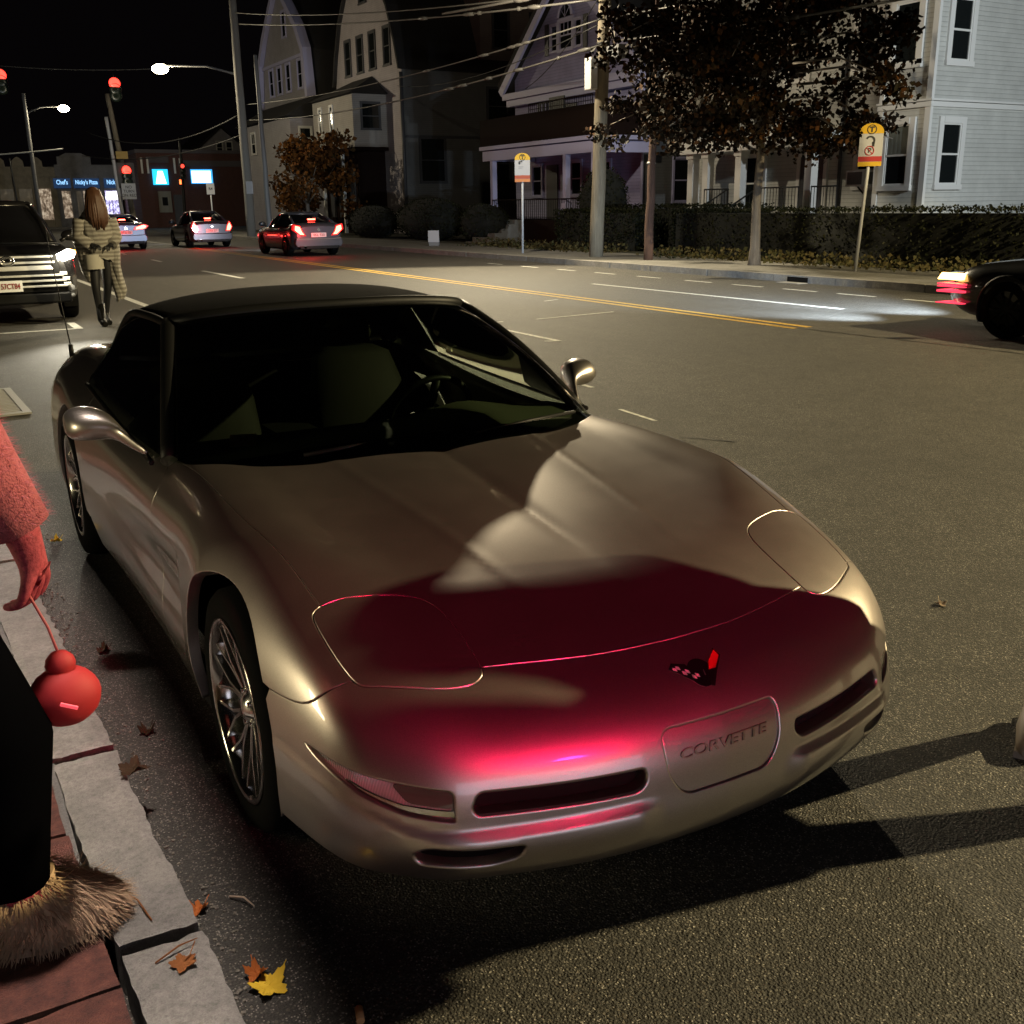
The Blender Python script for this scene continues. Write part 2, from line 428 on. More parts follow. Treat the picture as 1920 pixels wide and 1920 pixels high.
def _mesh_tex():
    v = coords(MESH, 'Object', (180, 180, 180)); b = N(MESH, 'ShaderNodeTexBrick')
    mp = N(MESH, 'ShaderNodeMapping'); mp.inputs['Rotation'].default_value = (R(90), 0, 0); L(MESH, v, mp.inputs[0]); L(MESH, mp.outputs[0], b.inputs['Vector'])
    b.inputs['Color1'].default_value = (.004, .004, .004, 1); b.inputs['Color2'].default_value = (.004, .004, .004, 1); b.inputs['Mortar'].default_value = (.022, .018, .018, 1)
    b.inputs['Scale'].default_value = 1.0; b.inputs['Mortar Size'].default_value = .09; L(MESH, b.outputs[0], bsdf(MESH).inputs['Base Color'])
_mesh_tex()
# ------------------------------------------------------------------ car body panels
car = empty('sports_car', label='pewter convertible with a black soft top parked at the kerb', cat='car')
TOP = Dom('top'); NOSE = Dom('nose')
def mir(p): return [(-q[0],)+tuple(q[1:]) for q in p]
def t3(p): return TOP.to3(np.array(p, float))
HS = [(.775, 1.90), (.765, 1.66), (.772, 1.32), (.765, 1.035), (.744, .849), (.733, .705), (.728, .655)]             # hood side seam, rear to front
HF = [(.477, .337), (.36, .305), (.24, .277), (.12, .262), (0, .256)]                                              # hood front seam
HLD = [(.728, .655), (.68, .654), (.629, .641), (.56, .618), (.513, .590), (.486, .545), (.476, .480), (.474, .42), (.477, .337), (.490, .312), (.525, .305), (.61, .335), (.705, .392), (.738, .425), (.752, .50), (.757, .60), (.75, .643)]
FB = [(.738, .425, .617), (.790, .455, .585), (.830, .505, .548), (.868, .64, .535)]                              # fender and bumper seam
def smoothline(p, n=6):
    s = np.arange(len(p)); P = np.array(p, float); f = [Spl(list(zip(s, P[:, i]))) for i in range(P.shape[1])]
    t = np.linspace(0, len(p)-1, (len(p)-1)*n+1); return np.stack([q(t) for q in f], 1)
def wheel_arc(y0, r, a0, a1, n=26, zc=.33): return [(y0+r*math.cos(a), zc+r*math.sin(a)) for a in np.linspace(R(a0), R(a1), n)]
def side3(yz, sg):
    """points given as (y,z): straight in from the flank"""
    yz = np.array(yz, float); O = np.stack([np.zeros(len(yz)), yz[:, 0], yz[:, 1]], 1); return cast(O, np.tile([sg, 0, 0.0], (len(yz), 1)), 1.3)
REAR_HOOD = [(.775, 1.90), (.72, 1.70), (.55, 1.59), (.37, 1.535), (.18, 1.505), (0, 1.495)]
hsm = smoothline(HS); hfm = smoothline(HF); rh = smoothline(REAR_HOOD)
hld = rounded(smoothline(HLD+[HLD[0]], 3)[:-1], 0)
# door corner indices on the smoothed outline
iA, iC, iD = 0, 3*8, 3*13
half = np.concatenate([rh[::-1], hsm[1:], hld[1:iC+1], hfm[1:]])
hood_poly = np.concatenate([half, np.array(mir([tuple(p) for p in half[1:-1][::-1]]))])
panel('hood', TOP, hood_poly, mats=PAINT, parent=car, h=.020, step=.011)
for sg in (1, -1):
    q = hld if sg > 0 else hld*[-1, 1]
    panel('headlight_door', TOP, q, mats=PAINT, parent=car, h=.018, step=.010, gap=.0042, lift=.0008, edge=.0045)
def N2(p): return NOSE.to2(np.asarray(p, float))
fbm = smoothline(FB, 4)
arc_f = wheel_arc(.98, .372, 147, 200, 12)          # front edge of the arch, top to bottom
for_b = [(.855, .62, .225), (.81, .42, .222), (.72, .26, .218), (.6, .19, .213), (.4, .13, .206), (.2, .10, .202), (0, .09, .202)]
b_half = np.concatenate([t3(hfm[::-1]), t3(hld[iC+1:iD+1]), fbm[1:], side3(arc_f[1:], 1), np.array(for_b)])
b_poly = np.concatenate([b_half, (b_half*[-1, 1, 1])[1:-1][::-1]])
#: return N2(cast(np.array([(p[0]*.0, .95, .40) for p in pts]), np.array([(p[0], p[2]-.95, p[1]-.40) for p in pts])/1.0, 1.6)) if False else N2(np.array([(p[0], p[2], p[1]) for p in pts]))
def fzs(q):
    """front face points at lateral x and height z"""
    q = np.array(q, float); O = np.stack([q[:, 0], np.full(len(q), .95), q[:, 1]], 1); return cast(O, np.tile([0, -1.0, 0], (len(q), 1)), 1.2)
def fpoly(pts, r, seg=6): return N2(fzs(rounded(pts, r, seg)))
PLATE = [(-.172, .488), (.172, .488), (.166, .385), (.125, .328), (-.125, .328), (-.166, .385)]
GR = [(.212, .424), (.585, .430), (.602, .388), (.588, .368), (.235, .362), (.208, .386)]
LA = [(.622, .434), (.72, .448), (.80, .462), (.848, .474), (.838, .446), (.79, .405), (.72, .374), (.624, .358)]
FO = [(.490, .310), (.690, .314), (.718, .292), (.702, .260), (.560, .250), (.500, .270)]
holes = [fpoly(PLATE, .035)]+[fpoly([(s*x, z) for x, z in q], r) for q, r in ((GR, .022), (LA, .016), (FO, .024)) for s in (1, -1)]
bumper = panel('front_bumper', NOSE, N2(b_poly), holes, mats=PAINT, parent=car, h=.0115, step=.009, lips=[(.006, .022)]+[(.009, .05)]*2+[(.007, .03)]*2+[(.008, .018)]*2)
# plate cover with raised name, grille meshes, lamps
plate_in = [(x*.955, (z-.410)*.93+.410) for x, z in PLATE]
pc = panel('plate_cover', NOSE, fpoly(plate_in, .030), mats=PAINT, parent=car, h=.015, step=.008, lift=-.006, edge=.004, gap=.001)
def back(name, pts, r, off, m, h=.02):
    o = panel(name, NOSE, fpoly(pts, r), mats=m, parent=car, h=h, step=.01, lift=-off, edge=.001, gap=-.004); return o
for s in (1, -1):
    back('grille', [(s*x, z) for x, z in GR], .022, .040, MESH)
    back('fog_slot', [(s*x, z) for x, z in FO], .02, .025, DARK)
LETT = mat('embossed_letters', (.33, .275, .23), .36, .9, coat=.6)
tm = text_mesh('name_lettering', 'CORVETTE', .050, LETT, car, None, ext=.0016, bold=.0006)
co = np.array([tuple(v.co) for v in tm.data.vertices]); zz = co[:, 1]*.62
P = fzs(np.stack([co[:, 0]*1.02+zz*.25, .424+zz], 1)); P = P+body_n(P)*(co[:, 2:3]-.0045)
for v, p in zip(tm.data.vertices, P): v.co = p
tm.data.update()
def lampmat():
    m = mat('lamp_glass', (.42, .41, .39), .12, .0, coat=1.0, coat_rough=.02)
    v = coords(m, 'Object', (1, 1, 1)); wv = N(m, 'ShaderNodeTexWave'); wv.inputs['Scale'].default_value = 130; wv.bands_direction = 'X'; L(m, v, wv.inputs['Vector'])
    L(m, ramp(m, wv.outputs['Fac'], [(.2, (.22, .21, .19)), (.8, (.44, .42, .38))]), bsdf(m).inputs['Base Color']); bump(m, wv.outputs['Fac'], .6, .004); return m
LAMPG = lampmat(); LAMPD = mat('lamp_dark_glass', (.05, .045, .04), .08, coat=1.0)
for s in (1, -1):
    lp = back('signal_lamp', [(s*x, z) for x, z in LA], .016, .012, LAMPG, .014)
    q = [(.627, .430), (.735, .440), (.712, .402), (.630, .392)]
    o = panel('signal_lens', NOSE, fpoly([(s*x, z) for x, z in q], .012), mats=LAMPD, parent=lp, h=.014, step=.008, lift=-.009, edge=.002, gap=0)
    o = panel('reflector_strip', NOSE, fpoly([(s*x, z) for x, z in [(.630, .384), (.722, .394), (.805, .428), (.812, .422), (.725, .383), (.630, .372)]], .003), mats=CHROMED, parent=lp, h=.012, step=.006, lift=-.009, edge=.002, gap=0)
# emblem: crossed flags on a thin ring
em = MB(); EM0 = mat('emblem_black', (.004, .004, .004), .3); EMR = mat('emblem_red', (.55, .01, .015), .3, coat=1); EMW = mat('emblem_white', (.6, .55, .5), .3)
def epanel(pts, m, lift, name, par):
    P = TOP.to3(np.array(pts, float)); Nn = body_n(P); me = MB(); n = len(P)
    me.add([tuple(p+q*lift) for p, q in zip(P, Nn)]+[tuple(p-q*.002) for p, q in zip(P, Nn)], [list(range(n))]+[(i, (i+1) % n, n+(i+1) % n, n+i) for i in range(n)])
    return me.build(name, m, par)
EC = np.array([0, .168])
def er(pts, dx=0, dy=0): return [(EC[0]+(x+dx), EC[1]+(y+dy)*1.0) for x, y in pts]
emb = epanel(er([(.034*math.cos(a), .030*math.sin(a)-.004) for a in np.linspace(0, 2*PI, 28)[:-1]]), EM0, .0016, 'emblem', car)
epanel(er([(-.008, -.034), (-.075, .020), (-.062, .030), (-.030, .020), (.002, -.022)]), EM0, .0024, 'checked_flag', emb)
epanel(er([(.008, -.034), (.030, .004), (.068, .040), (.076, .020), (.040, -.012), (.016, -.036)]), EM0, .0024, 'red_flag_edge', emb)
epanel(er([(.022, -.004), (.032, .012), (.066, .034), (.070, .020), (.042, -.004)]), EMR, .0032, 'red_flag', emb)
k = 0
for i in range(6):
    for j in range(2):
        if (i+j) % 2: continue
        x = -.062+i*.0095; y = .018-i*.0062+j*.0075-.003
        epanel(er([(x-.004, y-.0016), (x+.004, y-.0056), (x+.004, y+.0010), (x-.004, y+.0050)]), EMW, .0032, 'check', emb)
# fenders, doors, rear
for sg in (1, -1):
    S = Dom('side', sg); mm = np.array([sg, 1, 1.0])
    top_seam = t3(hsm)*mm; dedge = t3(np.concatenate([hld[iD:], hld[:1]])[::-1])*mm; seam = fbm*mm
    arc = side3(wheel_arc(.98, .372, 146, 8, 30), sg); rear = side3([(1.352, .30), (1.36, .20), (1.60, .19), (1.80, .19), (1.845, .30), (1.90, .42), (1.92, .53), (1.885, .65), (1.865, .72)], sg)
    top_r = np.array([(.845, 1.90, .785), (.82, 1.945, .80), (.80, 1.945, .802)])*mm
    poly = np.concatenate([top_seam, dedge[1:], seam[1:], arc, rear, top_r])
    panel('front_fender', S, S.to2(poly), mats=PAINT, parent=car, h=.020, step=.011, edge=.003, depth=.03)
    dr = [(1.865, .72), (1.885, .65), (1.92, .53), (1.90, .42), (1.845, .30), (1.80, .19), (2.4, .185), (3.10, .19), (3.20, .34), (3.22, .60), (3.20, .80)]
    dtop = [(.80, 3.19, .865), (.795, 2.8, .835), (.79, 2.3, .815), (.79, 1.95, .803), (.82, 1.945, .80), (.845, 1.90, .785)]
    panel('car_door', S, S.to2(np.concatenate([side3(dr, sg), np.array(dtop)*mm])), mats=PAINT, parent=car, h=.022, step=.012)
    rr = [(3.20, .80), (3.22, .60), (3.20, .34), (3.19, .30)]
    ra = wheel_arc(3.634, .385, 184, 2, 34, .34)
    rb = [(4.03, .24), (4.2, .24), (4.5, .28), (4.5, .5), (4.5, .75)]
    rt = [(.68, 4.50, .84), (.62, 4.2, .90), (.60, 3.8, .90), (.66, 3.6, .90), (.78, 3.4, .885), (.80, 3.19, .865)]
    panel('rear_fender', S, S.to2(np.concatenate([side3(rr, sg), side3(ra, sg), side3(rb, sg), np.array(rt)*mm])), mats=PAINT, parent=car, h=.022, step=.012, edge=.003, depth=.03)
dl = [(.68, 4.50), (.62, 4.2), (.60, 3.8), (.66, 3.6), (.40, 3.55), (0, 3.53)]
dlp = np.array(dl+mir(dl[1:-1][::-1])+[(-.68, 4.5)]) if False else np.array(dl+mir(dl[:-1][::-1]))
panel('deck_lid', TOP, dlp, mats=PAINT, parent=car, h=.03, step=.015)
# tail end, inner shell, wheel housings, floor pan
def hoop(ys, angs, off):
    O, D = [], []
    for y in ys:
        for a in angs:
            sg = 1 if a <= 90 else -1; aa = R(a if sg > 0 else 180-a); O.append((0, y, .4)); D.append((math.cos(aa)*sg, 0, math.sin(aa)))
    O, D = np.array(O), np.array(D); P = cast(O, D, 1.4)-D*off; return [[tuple(p) for p in r] for r in P.reshape(len(ys), len(angs), 3)]
tail = MB(); pr = hoop([4.49], np.linspace(-14, 194, 40), 0)[0]
n = len(pr); tail.add(pr+[(p[0]*.97, 4.56, (p[2]-.5)*.93+.5) for p in pr], [list(range(n, 2*n))]+[(i, (i+1) % n, n+(i+1) % n, n+i) for i in range(n)])
tail.build('rear_bumper', PAINT, car)
for nm, y0, y1, k in (('engine_bay', .42, 1.80, 26), ('boot_liner', 3.45, 4.4, 16)):
    sh = MB(); sh.loft(hoop(np.linspace(y0, y1, k), np.linspace(20, 160, 30), .045), False, False); sh.build(nm, DARK, car)
fp = MB(); fp.bb((-.74, .55, .15), (.74, 4.3, .19)); fp.bb((-.55, .40, .17), (.55, .60, .20)); fp.build('floor_pan', DARK, car)
for sg in (1, -1):
    for y0, r, xo in ((.98, .365, .80), (3.634, .375, .83)):
        wl = MB()
        rings = [[(sg*x, y0+(r+d)*math.cos(a), .33+(r+d)*math.sin(a)) for a in np.linspace(R(-15), R(195), 24)]+[(sg*x, y0-(r+d), .16), (sg*x, y0+(r+d), .16)] for x, d in ((xo, .03), (xo, 0), (.52, 0))]
        wl.loft(rings, True, False, False); wl.add([p for p in rings[-1]], [list(range(26))]); wl.build('wheel_housing', DARK, car)
    sl = MB(); sl.bb((sg*.80, 1.36, .13), (sg*.845, 3.24, .20)); sl.build('sill', BLACK, car)
# wheels
def wheel(name, x, y, z, r, wdt, sg, rr):
    w = empty(name, (x, y, z)); w.parent = car
    t = MB(); h = wdt/2
    t.lathe([(rr+.004, -h*.92), (rr+.02, -h*.98), (r-.045, -h), (r-.018, -h*.93), (r-.004, -h*.80), (r, -h*.5), (r, h*.5), (r-.004, h*.80), (r-.018, h*.93), (r-.045, h), (rr+.02, h*.98), (rr+.004, h*.92), (rr-.01, h*.6), (rr-.01, -h*.6)], 56, 'X', cap=False)
    t.build('tyre', RUBBER, w)
    b = MB(); b.lathe([(rr+.006, sg*h*.93), (rr+.007, sg*h*.97), (rr-.004, sg*h*.985), (rr-.012, sg*h*.93), (rr-.02, sg*h*.6), (rr-.03, -sg*h*.7)], 56, 'X', cap=False); b.build('rim', CHROMED, w)
    s = MB()
    for i in range(10):
        a = 2*PI*i/10+.1
        def P(rad, ang, d): return (sg*(h*.90-d), rad*math.cos(ang), rad*math.sin(ang))
        for q in (-1, 1):
            rings = []
            for rad, da, wd, dp in ((.045, .03, .013, .030), (.10, .055, .0115, .022), (.135, .075, .010, .016), (rr-.012, .215, .010, .004)):
                c = a+q*da; tw = wd/rad*.5; rings.append([P(rad, c-tw, dp), P(rad, c+tw, dp), P(rad, c+tw*.8, dp+.03), P(rad, c-tw*.8, dp+.03)])
            s.loft(rings, True, True, False)
    s.build('spokes', CHROME, w, bevel=.0015)
    c = MB(); c.lathe([(.0, sg*(h*.9-.012)), (.026, sg*(h*.9-.013)), (.034, sg*(h*.9-.02)), (.05, sg*(h*.9-.03)), (.06, sg*(h*.9-.05))], 24, 'X')
    for i in range(5):
        a = 2*PI*i/5; c.cyl((sg*(h*.9-.03), .048*math.cos(a), .048*math.sin(a)), (sg*(h*.9-.018), .048*math.cos(a), .048*math.sin(a)), .008, 8)
    c.build('hub', CHROME, w)
    d = MB(); d.lathe([(0, sg*.02), (.155, sg*.02), (.155, sg*.0), (0, sg*.0)], 40, 'X'); d.build('brake_disc', CHROMED, w)
    bk = MB(); bk.lathe([(0, -sg*.03), (rr-.02, -sg*.03), (rr-.02, -sg*.04), (0, -sg*.04)], 32, 'X'); bk.build('wheel_back', DARK, w)
    return w
for sg in (1, -1):
    wheel('wheel', sg*.758, .98, .327, .327, .245, sg, .242)
    wheel('wheel', sg*.795, 3.634, .340, .340, .275, sg, .236)
# ------------------------------------------------------------------ greenhouse
def curve(p, n): return smoothline(p, n)
BASE = [(-.800, 1.905, .800), (-.70, 1.69, .815), (-.40, 1.545, .820), (0, 1.50, .822), (.40, 1.545, .820), (.70, 1.69, .815), (.800, 1.905, .800)]
HEAD = [(-.622, 2.585, 1.172), (-.53, 2.50, 1.195), (-.30, 2.45, 1.213), (0, 2.43, 1.218), (.30, 2.45, 1.213), (.53, 2.50, 1.195), (.622, 2.585, 1.172)]
cb = curve(BASE, 8); ch = curve(HEAD, 8)
ws = MB(); rows = []
for t in np.linspace(0, 1, 14):
    p = cb*(1-t)+ch*t; n = np.array([0, -.45, .89]); p = p+n*(.035*math.sin(PI*t)); rows.append([tuple(q) for q in p])
ws.loft(rows, False, False); wso = ws.build('windscreen', GLASS, car)
# frame: pillars, header, black cowl
for s in (0, -1):
    MB().tube([Vector(r[s]) for r in rows], [.028]*len(rows), 10).build('windscreen_pillar', BLACK, car)
hd = MB(); hd.tube([tuple(p+np.array([0, .02, .0])) for p in ch], .026, 10); hd.build('header_rail', BLACK, car)
cw = MB(); c0 = rh*[1, 1]; crow = np.concatenate([rh, (rh*[-1, 1])[:-1][::-1]]); P0 = TOP.to3(crow)
cw.loft([[tuple(p+np.array([0, -.012, -.020])) for p in P0], [tuple(p+np.array([0, .10, -.018])) for p in P0], [tuple(p+np.array([0, .25, -.08])) for p in P0]], False, False); cw.build('cowl', BLACK, car)
for x0, x1 in ((-.45, .10), (.15, .62)):
    wp = MB(); wp.tube([(x0, 1.545+abs(x0)*.06, .842), ((x0+x1)/2, 1.565+abs(x0+x1)*.05, .852), (x1, 1.60+abs(x1)*.10, .850)], .007, 6)
    wp.build('wiper', BLACK, car)
# soft top
st = MB(); rows = []
SECT = [(2.50, 0, 1), (2.62, 0, 1), (2.9, 0, 1), (3.15, 0, 1), (3.35, 0, 1), (3.52, 0, 1), (3.66, 0, 1), (3.76, 0, 1)]
ZR = Spl([(2.45, 1.222), (2.65, 1.250), (2.9, 1.264), (3.1, 1.258), (3.35, 1.205), (3.55, 1.115), (3.68, 1.02), (3.78, .925)])
HW = Spl([(2.45, .622), (2.9, .635), (3.2, .655), (3.5, .70), (3.78, .76)])
ZE = Spl([(2.45, 1.170), (2.7, 1.180), (3.0, 1.182), (3.2, 1.16), (3.38, 1.06), (3.50, .97), (3.62, .905), (3.78, .90)])
for y in np.linspace(2.47, 3.78, 34):
    r = []
    for t in np.linspace(-1, 1, 41):
        x = HW(y)*math.sin(t*PI/2)**1 if False else HW(y)*t
        e = abs(t); bow = .085*max(0, 1-abs(x)/.622) if y < 2.6 else 0
        z = ZE(y)+(ZR(y)-ZE(y))*(1-e**2.4)**.75
        yy = y+max(0, (2.62-y))*0
        r.append((x, yy+(abs(t)**2.5)*.115*max(0, 1-(y-2.47)/.5), float(z)))
    rows.append(r)
st.loft(rows, False, False); so = st.build('soft_top', FABRIC, car)
sd = so.modifiers.new('thick', 'SOLIDIFY'); sd.thickness = .012; sd.offset = -1
for s in (1, -1):
    rl = MB(); rl.tube([(s*HW(y), y+.115*max(0, 1-(y-2.47)/.5), ZE(y)-.004) for y in np.linspace(2.49, 3.70, 24)], .017, 8)
    rl.build('roof_rail', BLACK, car)
for s in (1, -1):
    bot = [(s*.845, y, z) for y, z in ((1.93, .80), (2.2, .812), (2.6, .828), (3.0, .848), (3.30, .868))]
    top = [(s*(.808), 1.94, .815), (s*.715, 2.25, .995), (s*.635, 2.62, 1.165), (s*.642, 3.0, 1.170), (s*.668, 3.24, 1.12)]
    b2, tp = curve(bot, 5), curve(top, 5)
    sw = MB(); sw.loft([[tuple(p) for p in b2], [tuple((p*.5+q*.5)+np.array([s*.012, 0, 0])) for p, q in zip(b2, tp)], [tuple(p) for p in tp]], False, False)
    sw.build('side_window', GLASS if s < 0 else SIDEG, car)
    sp_ = MB(); sp_.add([(s*.815, 1.93, .81), (s*.848, 2.42, .822), (s*.722, 2.26, .985)], [(0, 1, 2)]); sp_.build('sail_panel', BLACK, car)
    bs = MB(); bs.tube([tuple(p+np.array([s*.006, 0, -.004])) for p in b2], .010, 6); bs.build('window_seal', BLACK, car)
    # rear quarter of the top
    qf = MB(); qf.add([(s*.668, 3.24, 1.12), (s*.845, 3.30, .868), (s*.78, 3.60, .885), (s*.715, 3.55, .95), (s*.69, 3.42, 1.04)], [(0, 1, 2, 3, 4)]); qf.build('quarter_cloth', FABRIC, car)
    # door mirror
    mr = MB(); rings = []
    for t, cx, cy, cz, ry, rz in ((0, .845, 2.00, .815, .026, .016), (.2, .875, 2.06, .832, .030, .019), (.4, .905, 2.13, .860, .040, .030), (.55, .925, 2.19, .884, .075, .044), (.7, .970, 2.22, .892, .098, .058), (.85, 1.02, 2.235, .893, .100, .060), (.95, 1.055, 2.24, .891, .082, .050), (1, 1.070, 2.245, .890, .042, .027)):
        rings.append([(s*cx, cy+ry*math.cos(a), cz+rz*math.sin(a)) for a in np.linspace(0, 2*PI, 20)[:-1]])
    mr.loft(rings, True, True); mo = mr.build('door_mirror', PAINT, car); sb = mo.modifiers.new('s', 'SUBSURF'); sb.levels = sb.render_levels = 1
# interior: dash, seats, wheel
da = MB(); rows = []
for x in np.linspace(-.78, .78, 27):
    e = abs(x)/.78; hump = .04*math.exp(-((x-.38)/.16)**2)
    rows.append([(x, 1.72+.12*e*e, .775), (x, 1.90+.08*e*e, .815+hump*.3), (x, 2.12, .805+hump), (x, 2.22, .77+hump), (x, 2.24, .66), (x, 2.20, .45)])
da.loft(rows, False, False); da.build('dashboard', mat('dash_vinyl', (.05, .05, .038), .7, spec=.2), car)
ck = MB(); ck.bb((-.10, 2.2, .3), (.10, 3.3, .60)); ck.build('centre_console', BLACK, car)
fl = MB(); fl.bb((-.74, 1.9, .19), (.74, 3.5, .22)); fl.bb((-.74, 3.46, .2), (.74, 3.5, .86)); fl.build('cabin_floor', DARK, car)
for s in (1, -1):
    se = MB(); rings = []
    for y, z, wd, th in ((2.62, .44, .25, .09), (2.9, .42, .25, .10), (3.08, .42, .25, .12), (3.18, .55, .25, .10), (3.26, .74, .245, .085), (3.32, .90, .20, .075), (3.335, .935, .12, .05)):
        rings.append([(s*.38+wd*math.cos(a)*(1 if True else 1), y+(th*math.sin(a) if z > .5 else 0), z+(th*math.sin(a) if z <= .5 else .0)) for a in np.linspace(0, 2*PI, 20)[:-1]])
    se.loft(rings, True, True); sx = se.build('seat', LEATHER, car)
    hr = MB(); hr.sphere((s*.38, 3.36, 1.0), (.13, .05, .085), 16, 10); hr.build('headrest', LEATHER, car)
swl = MB(); c0 = Vector((.38, 2.42, .74)); ax = Vector((0, .90, .43)).normalized(); u = Vector((1, 0, 0)); v = ax.cross(u)
swl.tube([c0+(u*math.cos(a)+v*math.sin(a))*.185 for a in np.linspace(0, 2*PI, 40)], .014, 8, False)
for a in (0, PI, 1.5*PI): swl.tube([c0, c0+(u*math.cos(a)+v*math.sin(a))*.18], .018, 6)
swl.sphere(c0, .055); swl.build('steering_wheel', BLACK, car)
rm = MB(); rm.box((0, 2.42, 1.10), (.24, .03, .07)); rm.cyl((0, 2.43, 1.12), (0, 2.40, 1.19), .008); rm.build('rear_view_mirror', BLACK, car, bevel=.01)
stk = MB(); stk.box((0, 0, 0), (.085, .001, .055))
so_ = stk.build('inspection_sticker', mat('sticker_paper', (.34, .30, .20), .6), car); so_.matrix_local = Matrix.Translation((-.585, 1.775, .868)) @ Euler((R(-58), 0, R(-18))).to_matrix().to_4x4()
text_mesh('sticker_number', '10', .030, mat('ink', (.01, .01, .01), .7), so_, Matrix.Translation((0, -.0012, .006)) @ Matrix.Rotation(R(90), 4, 'X'), ext=.0002, bold=.0008)
# antenna on the right rear fender
an = MB(); an.cyl((-.79, 4.26, .86), (-.79, 4.26, .93), .012, 10); an.tube([(-.79, 4.26, .92), (-.795, 4.40, 1.15), (-.80, 4.52, 1.36), (-.80, 4.58, 1.50)], [.0035, .003, .002, .0015], 6); an.build('aerial', BLACK, car)
# ================================================================== ground, road, pavements
def asphalt():
    m = mat('asphalt', (.06, .055, .045), .72, spec=.45); v = coords(m)
    f = noise(m, v, 190, 2, .6); mid = noise(m, v, 30, 6, .75); big = noise(m, v, .55, 6, .62); streak = noise(m, coords(m, 'Object', (2.2, .12, 1)), 1.0, 5, .6); blot = noise(m, v, 5, 5, .6)
    c = ramp(m, f, [(.32, (.012, .012, .011)), (.50, (.043, .040, .034)), (.62, (.075, .069, .058))])
    def stones(scale, cut, col, c):
        vo = N(m, 'ShaderNodeTexVoronoi'); vo.inputs['Scale'].default_value = scale; L(m, v, vo.inputs['Vector'])
        s_ = N(m, 'ShaderNodeSeparateColor'); L(m, vo.outputs['Color'], s_.inputs[0])
        g1 = N(m, 'ShaderNodeMath', operation='GREATER_THAN'); g1.inputs[1].default_value = cut; L(m, s_.outputs[0], g1.inputs[0])
        g2 = N(m, 'ShaderNodeMath', operation='LESS_THAN'); g2.inputs[1].default_value = .42; L(m, vo.outputs['Distance'], g2.inputs[0])
        g3 = N(m, 'ShaderNodeMath', operation='MULTIPLY'); L(m, g1.outputs[0], g3.inputs[0]); L(m, g2.outputs[0], g3.inputs[1])
        return mixc(m, g3.outputs[0], c, col), vo.outputs['Distance']
    c, d1 = stones(150, .70, (.19, .175, .15), c); c, d2 = stones(190, .87, (.50, .46, .40), c); c, d3 = stones(95, .90, (.13, .11, .085), c)
    c = mixc(m, .75, c, ramp(m, mid, [(.32, (.38, .38, .38)), (.66, (1.1, 1.1, 1.1))]), 'MULTIPLY')
    c = mixc(m, .7, c, ramp(m, blot, [(.30, (.55, .54, .52)), (.6, (1, 1, 1))]), 'MULTIPLY')
    c = mixc(m, ramp(m, big, [(.35, (0, 0, 0)), (.7, (.5, .5, .5))]), c, (.030, .028, .024))
    c = mixc(m, ramp(m, streak, [(.5, (0, 0, 0)), (.75, (.45, .45, .45))]), c, (.030, .027, .022))
    L(m, c, bsdf(m).inputs['Base Color'])
    ad = N(m, 'ShaderNodeMath', operation='ADD'); L(m, f, ad.inputs[0]); L(m, d1, ad.inputs[1])
    ad2 = N(m, 'ShaderNodeMath', operation='ADD'); L(m, ad.outputs[0], ad2.inputs[0]); L(m, mid, ad2.inputs[1])
    bump(m, ad2.outputs[0], .75, .005); return m
ASPH = asphalt()
def concrete(name, c0, c1, scale=14):
    m = mat(name, c0, .85); v = coords(m); n = noise(m, v, scale, 8, .75); f = noise(m, v, 240, 3, .7); b = noise(m, v, 1.3, 5, .6)
    c = ramp(m, n, [(.3, c0), (.7, c1)]); c = mixc(m, .55, c, ramp(m, f, [(.3, (.45, .45, .45)), (.68, (1, 1, 1))]), 'MULTIPLY')
    c = mixc(m, ramp(m, b, [(.45, (0, 0, 0)), (.75, (.55, .55, .55))]), c, tuple(q*.35 for q in c0))
    sp_ = noise(m, v, 75, 6, .8); c = mixc(m, .6, c, ramp(m, sp_, [(.36, (.45, .45, .45)), (.55, (1, 1, 1))]), 'MULTIPLY')
    L(m, c, bsdf(m).inputs['Base Color']); bump(m, f, .7, .006); return m
GRANITE = concrete('granite', (.20, .19, .175), (.36, .34, .31))
PAVE = concrete('pavement_concrete', (.17, .165, .15), (.27, .26, .24), 5)
SOIL = concrete('yard_soil', (.030, .028, .018), (.060, .058, .032), 9)
def brickpave():
    m = mat('brick_paver', (.16, .05, .035), .8); v = coords(m); n = noise(m, v, 26, 6, .7); f = noise(m, v, 260, 2, .6)
    c = ramp(m, n, [(.3, (.05, .016, .012)), (.55, (.125, .040, .028)), (.75, (.20, .07, .048))]); c = mixc(m, .5, c, ramp(m, f, [(.3, (.4, .4, .4)), (.7, (1, 1, 1))]), 'MULTIPLY')
    L(m, c, bsdf(m).inputs['Base Color']); bump(m, f, .7, .005); return m
BRICKP = brickpave()
def slab(name, a, b, m, kind='structure'):
    return tag(MB().bb(a, b).build(name, m), kind=kind)
g_ = MB(); g_.bb((-400, -300, -.3), (500, 900, -.02)); tag(g_.build('ground', SOIL), kind='structure')
r_ = MB(); r_.add([(-200, -80, 0), (260, -80, 0), (260, 210, 0), (-200, 210, 0)], [(0, 1, 2, 3)]); tag(r_.build('road', ASPH), kind='structure')
slab('pavement_far', (14.12, -60, -.1), (17.3, 71, .135), PAVE)
slab('yards', (17.3, -60, -.1), (70, 71, .15), SOIL)
slab('pavement_beyond', (-30, 101, -.1), (60, 200, .14), PAVE)
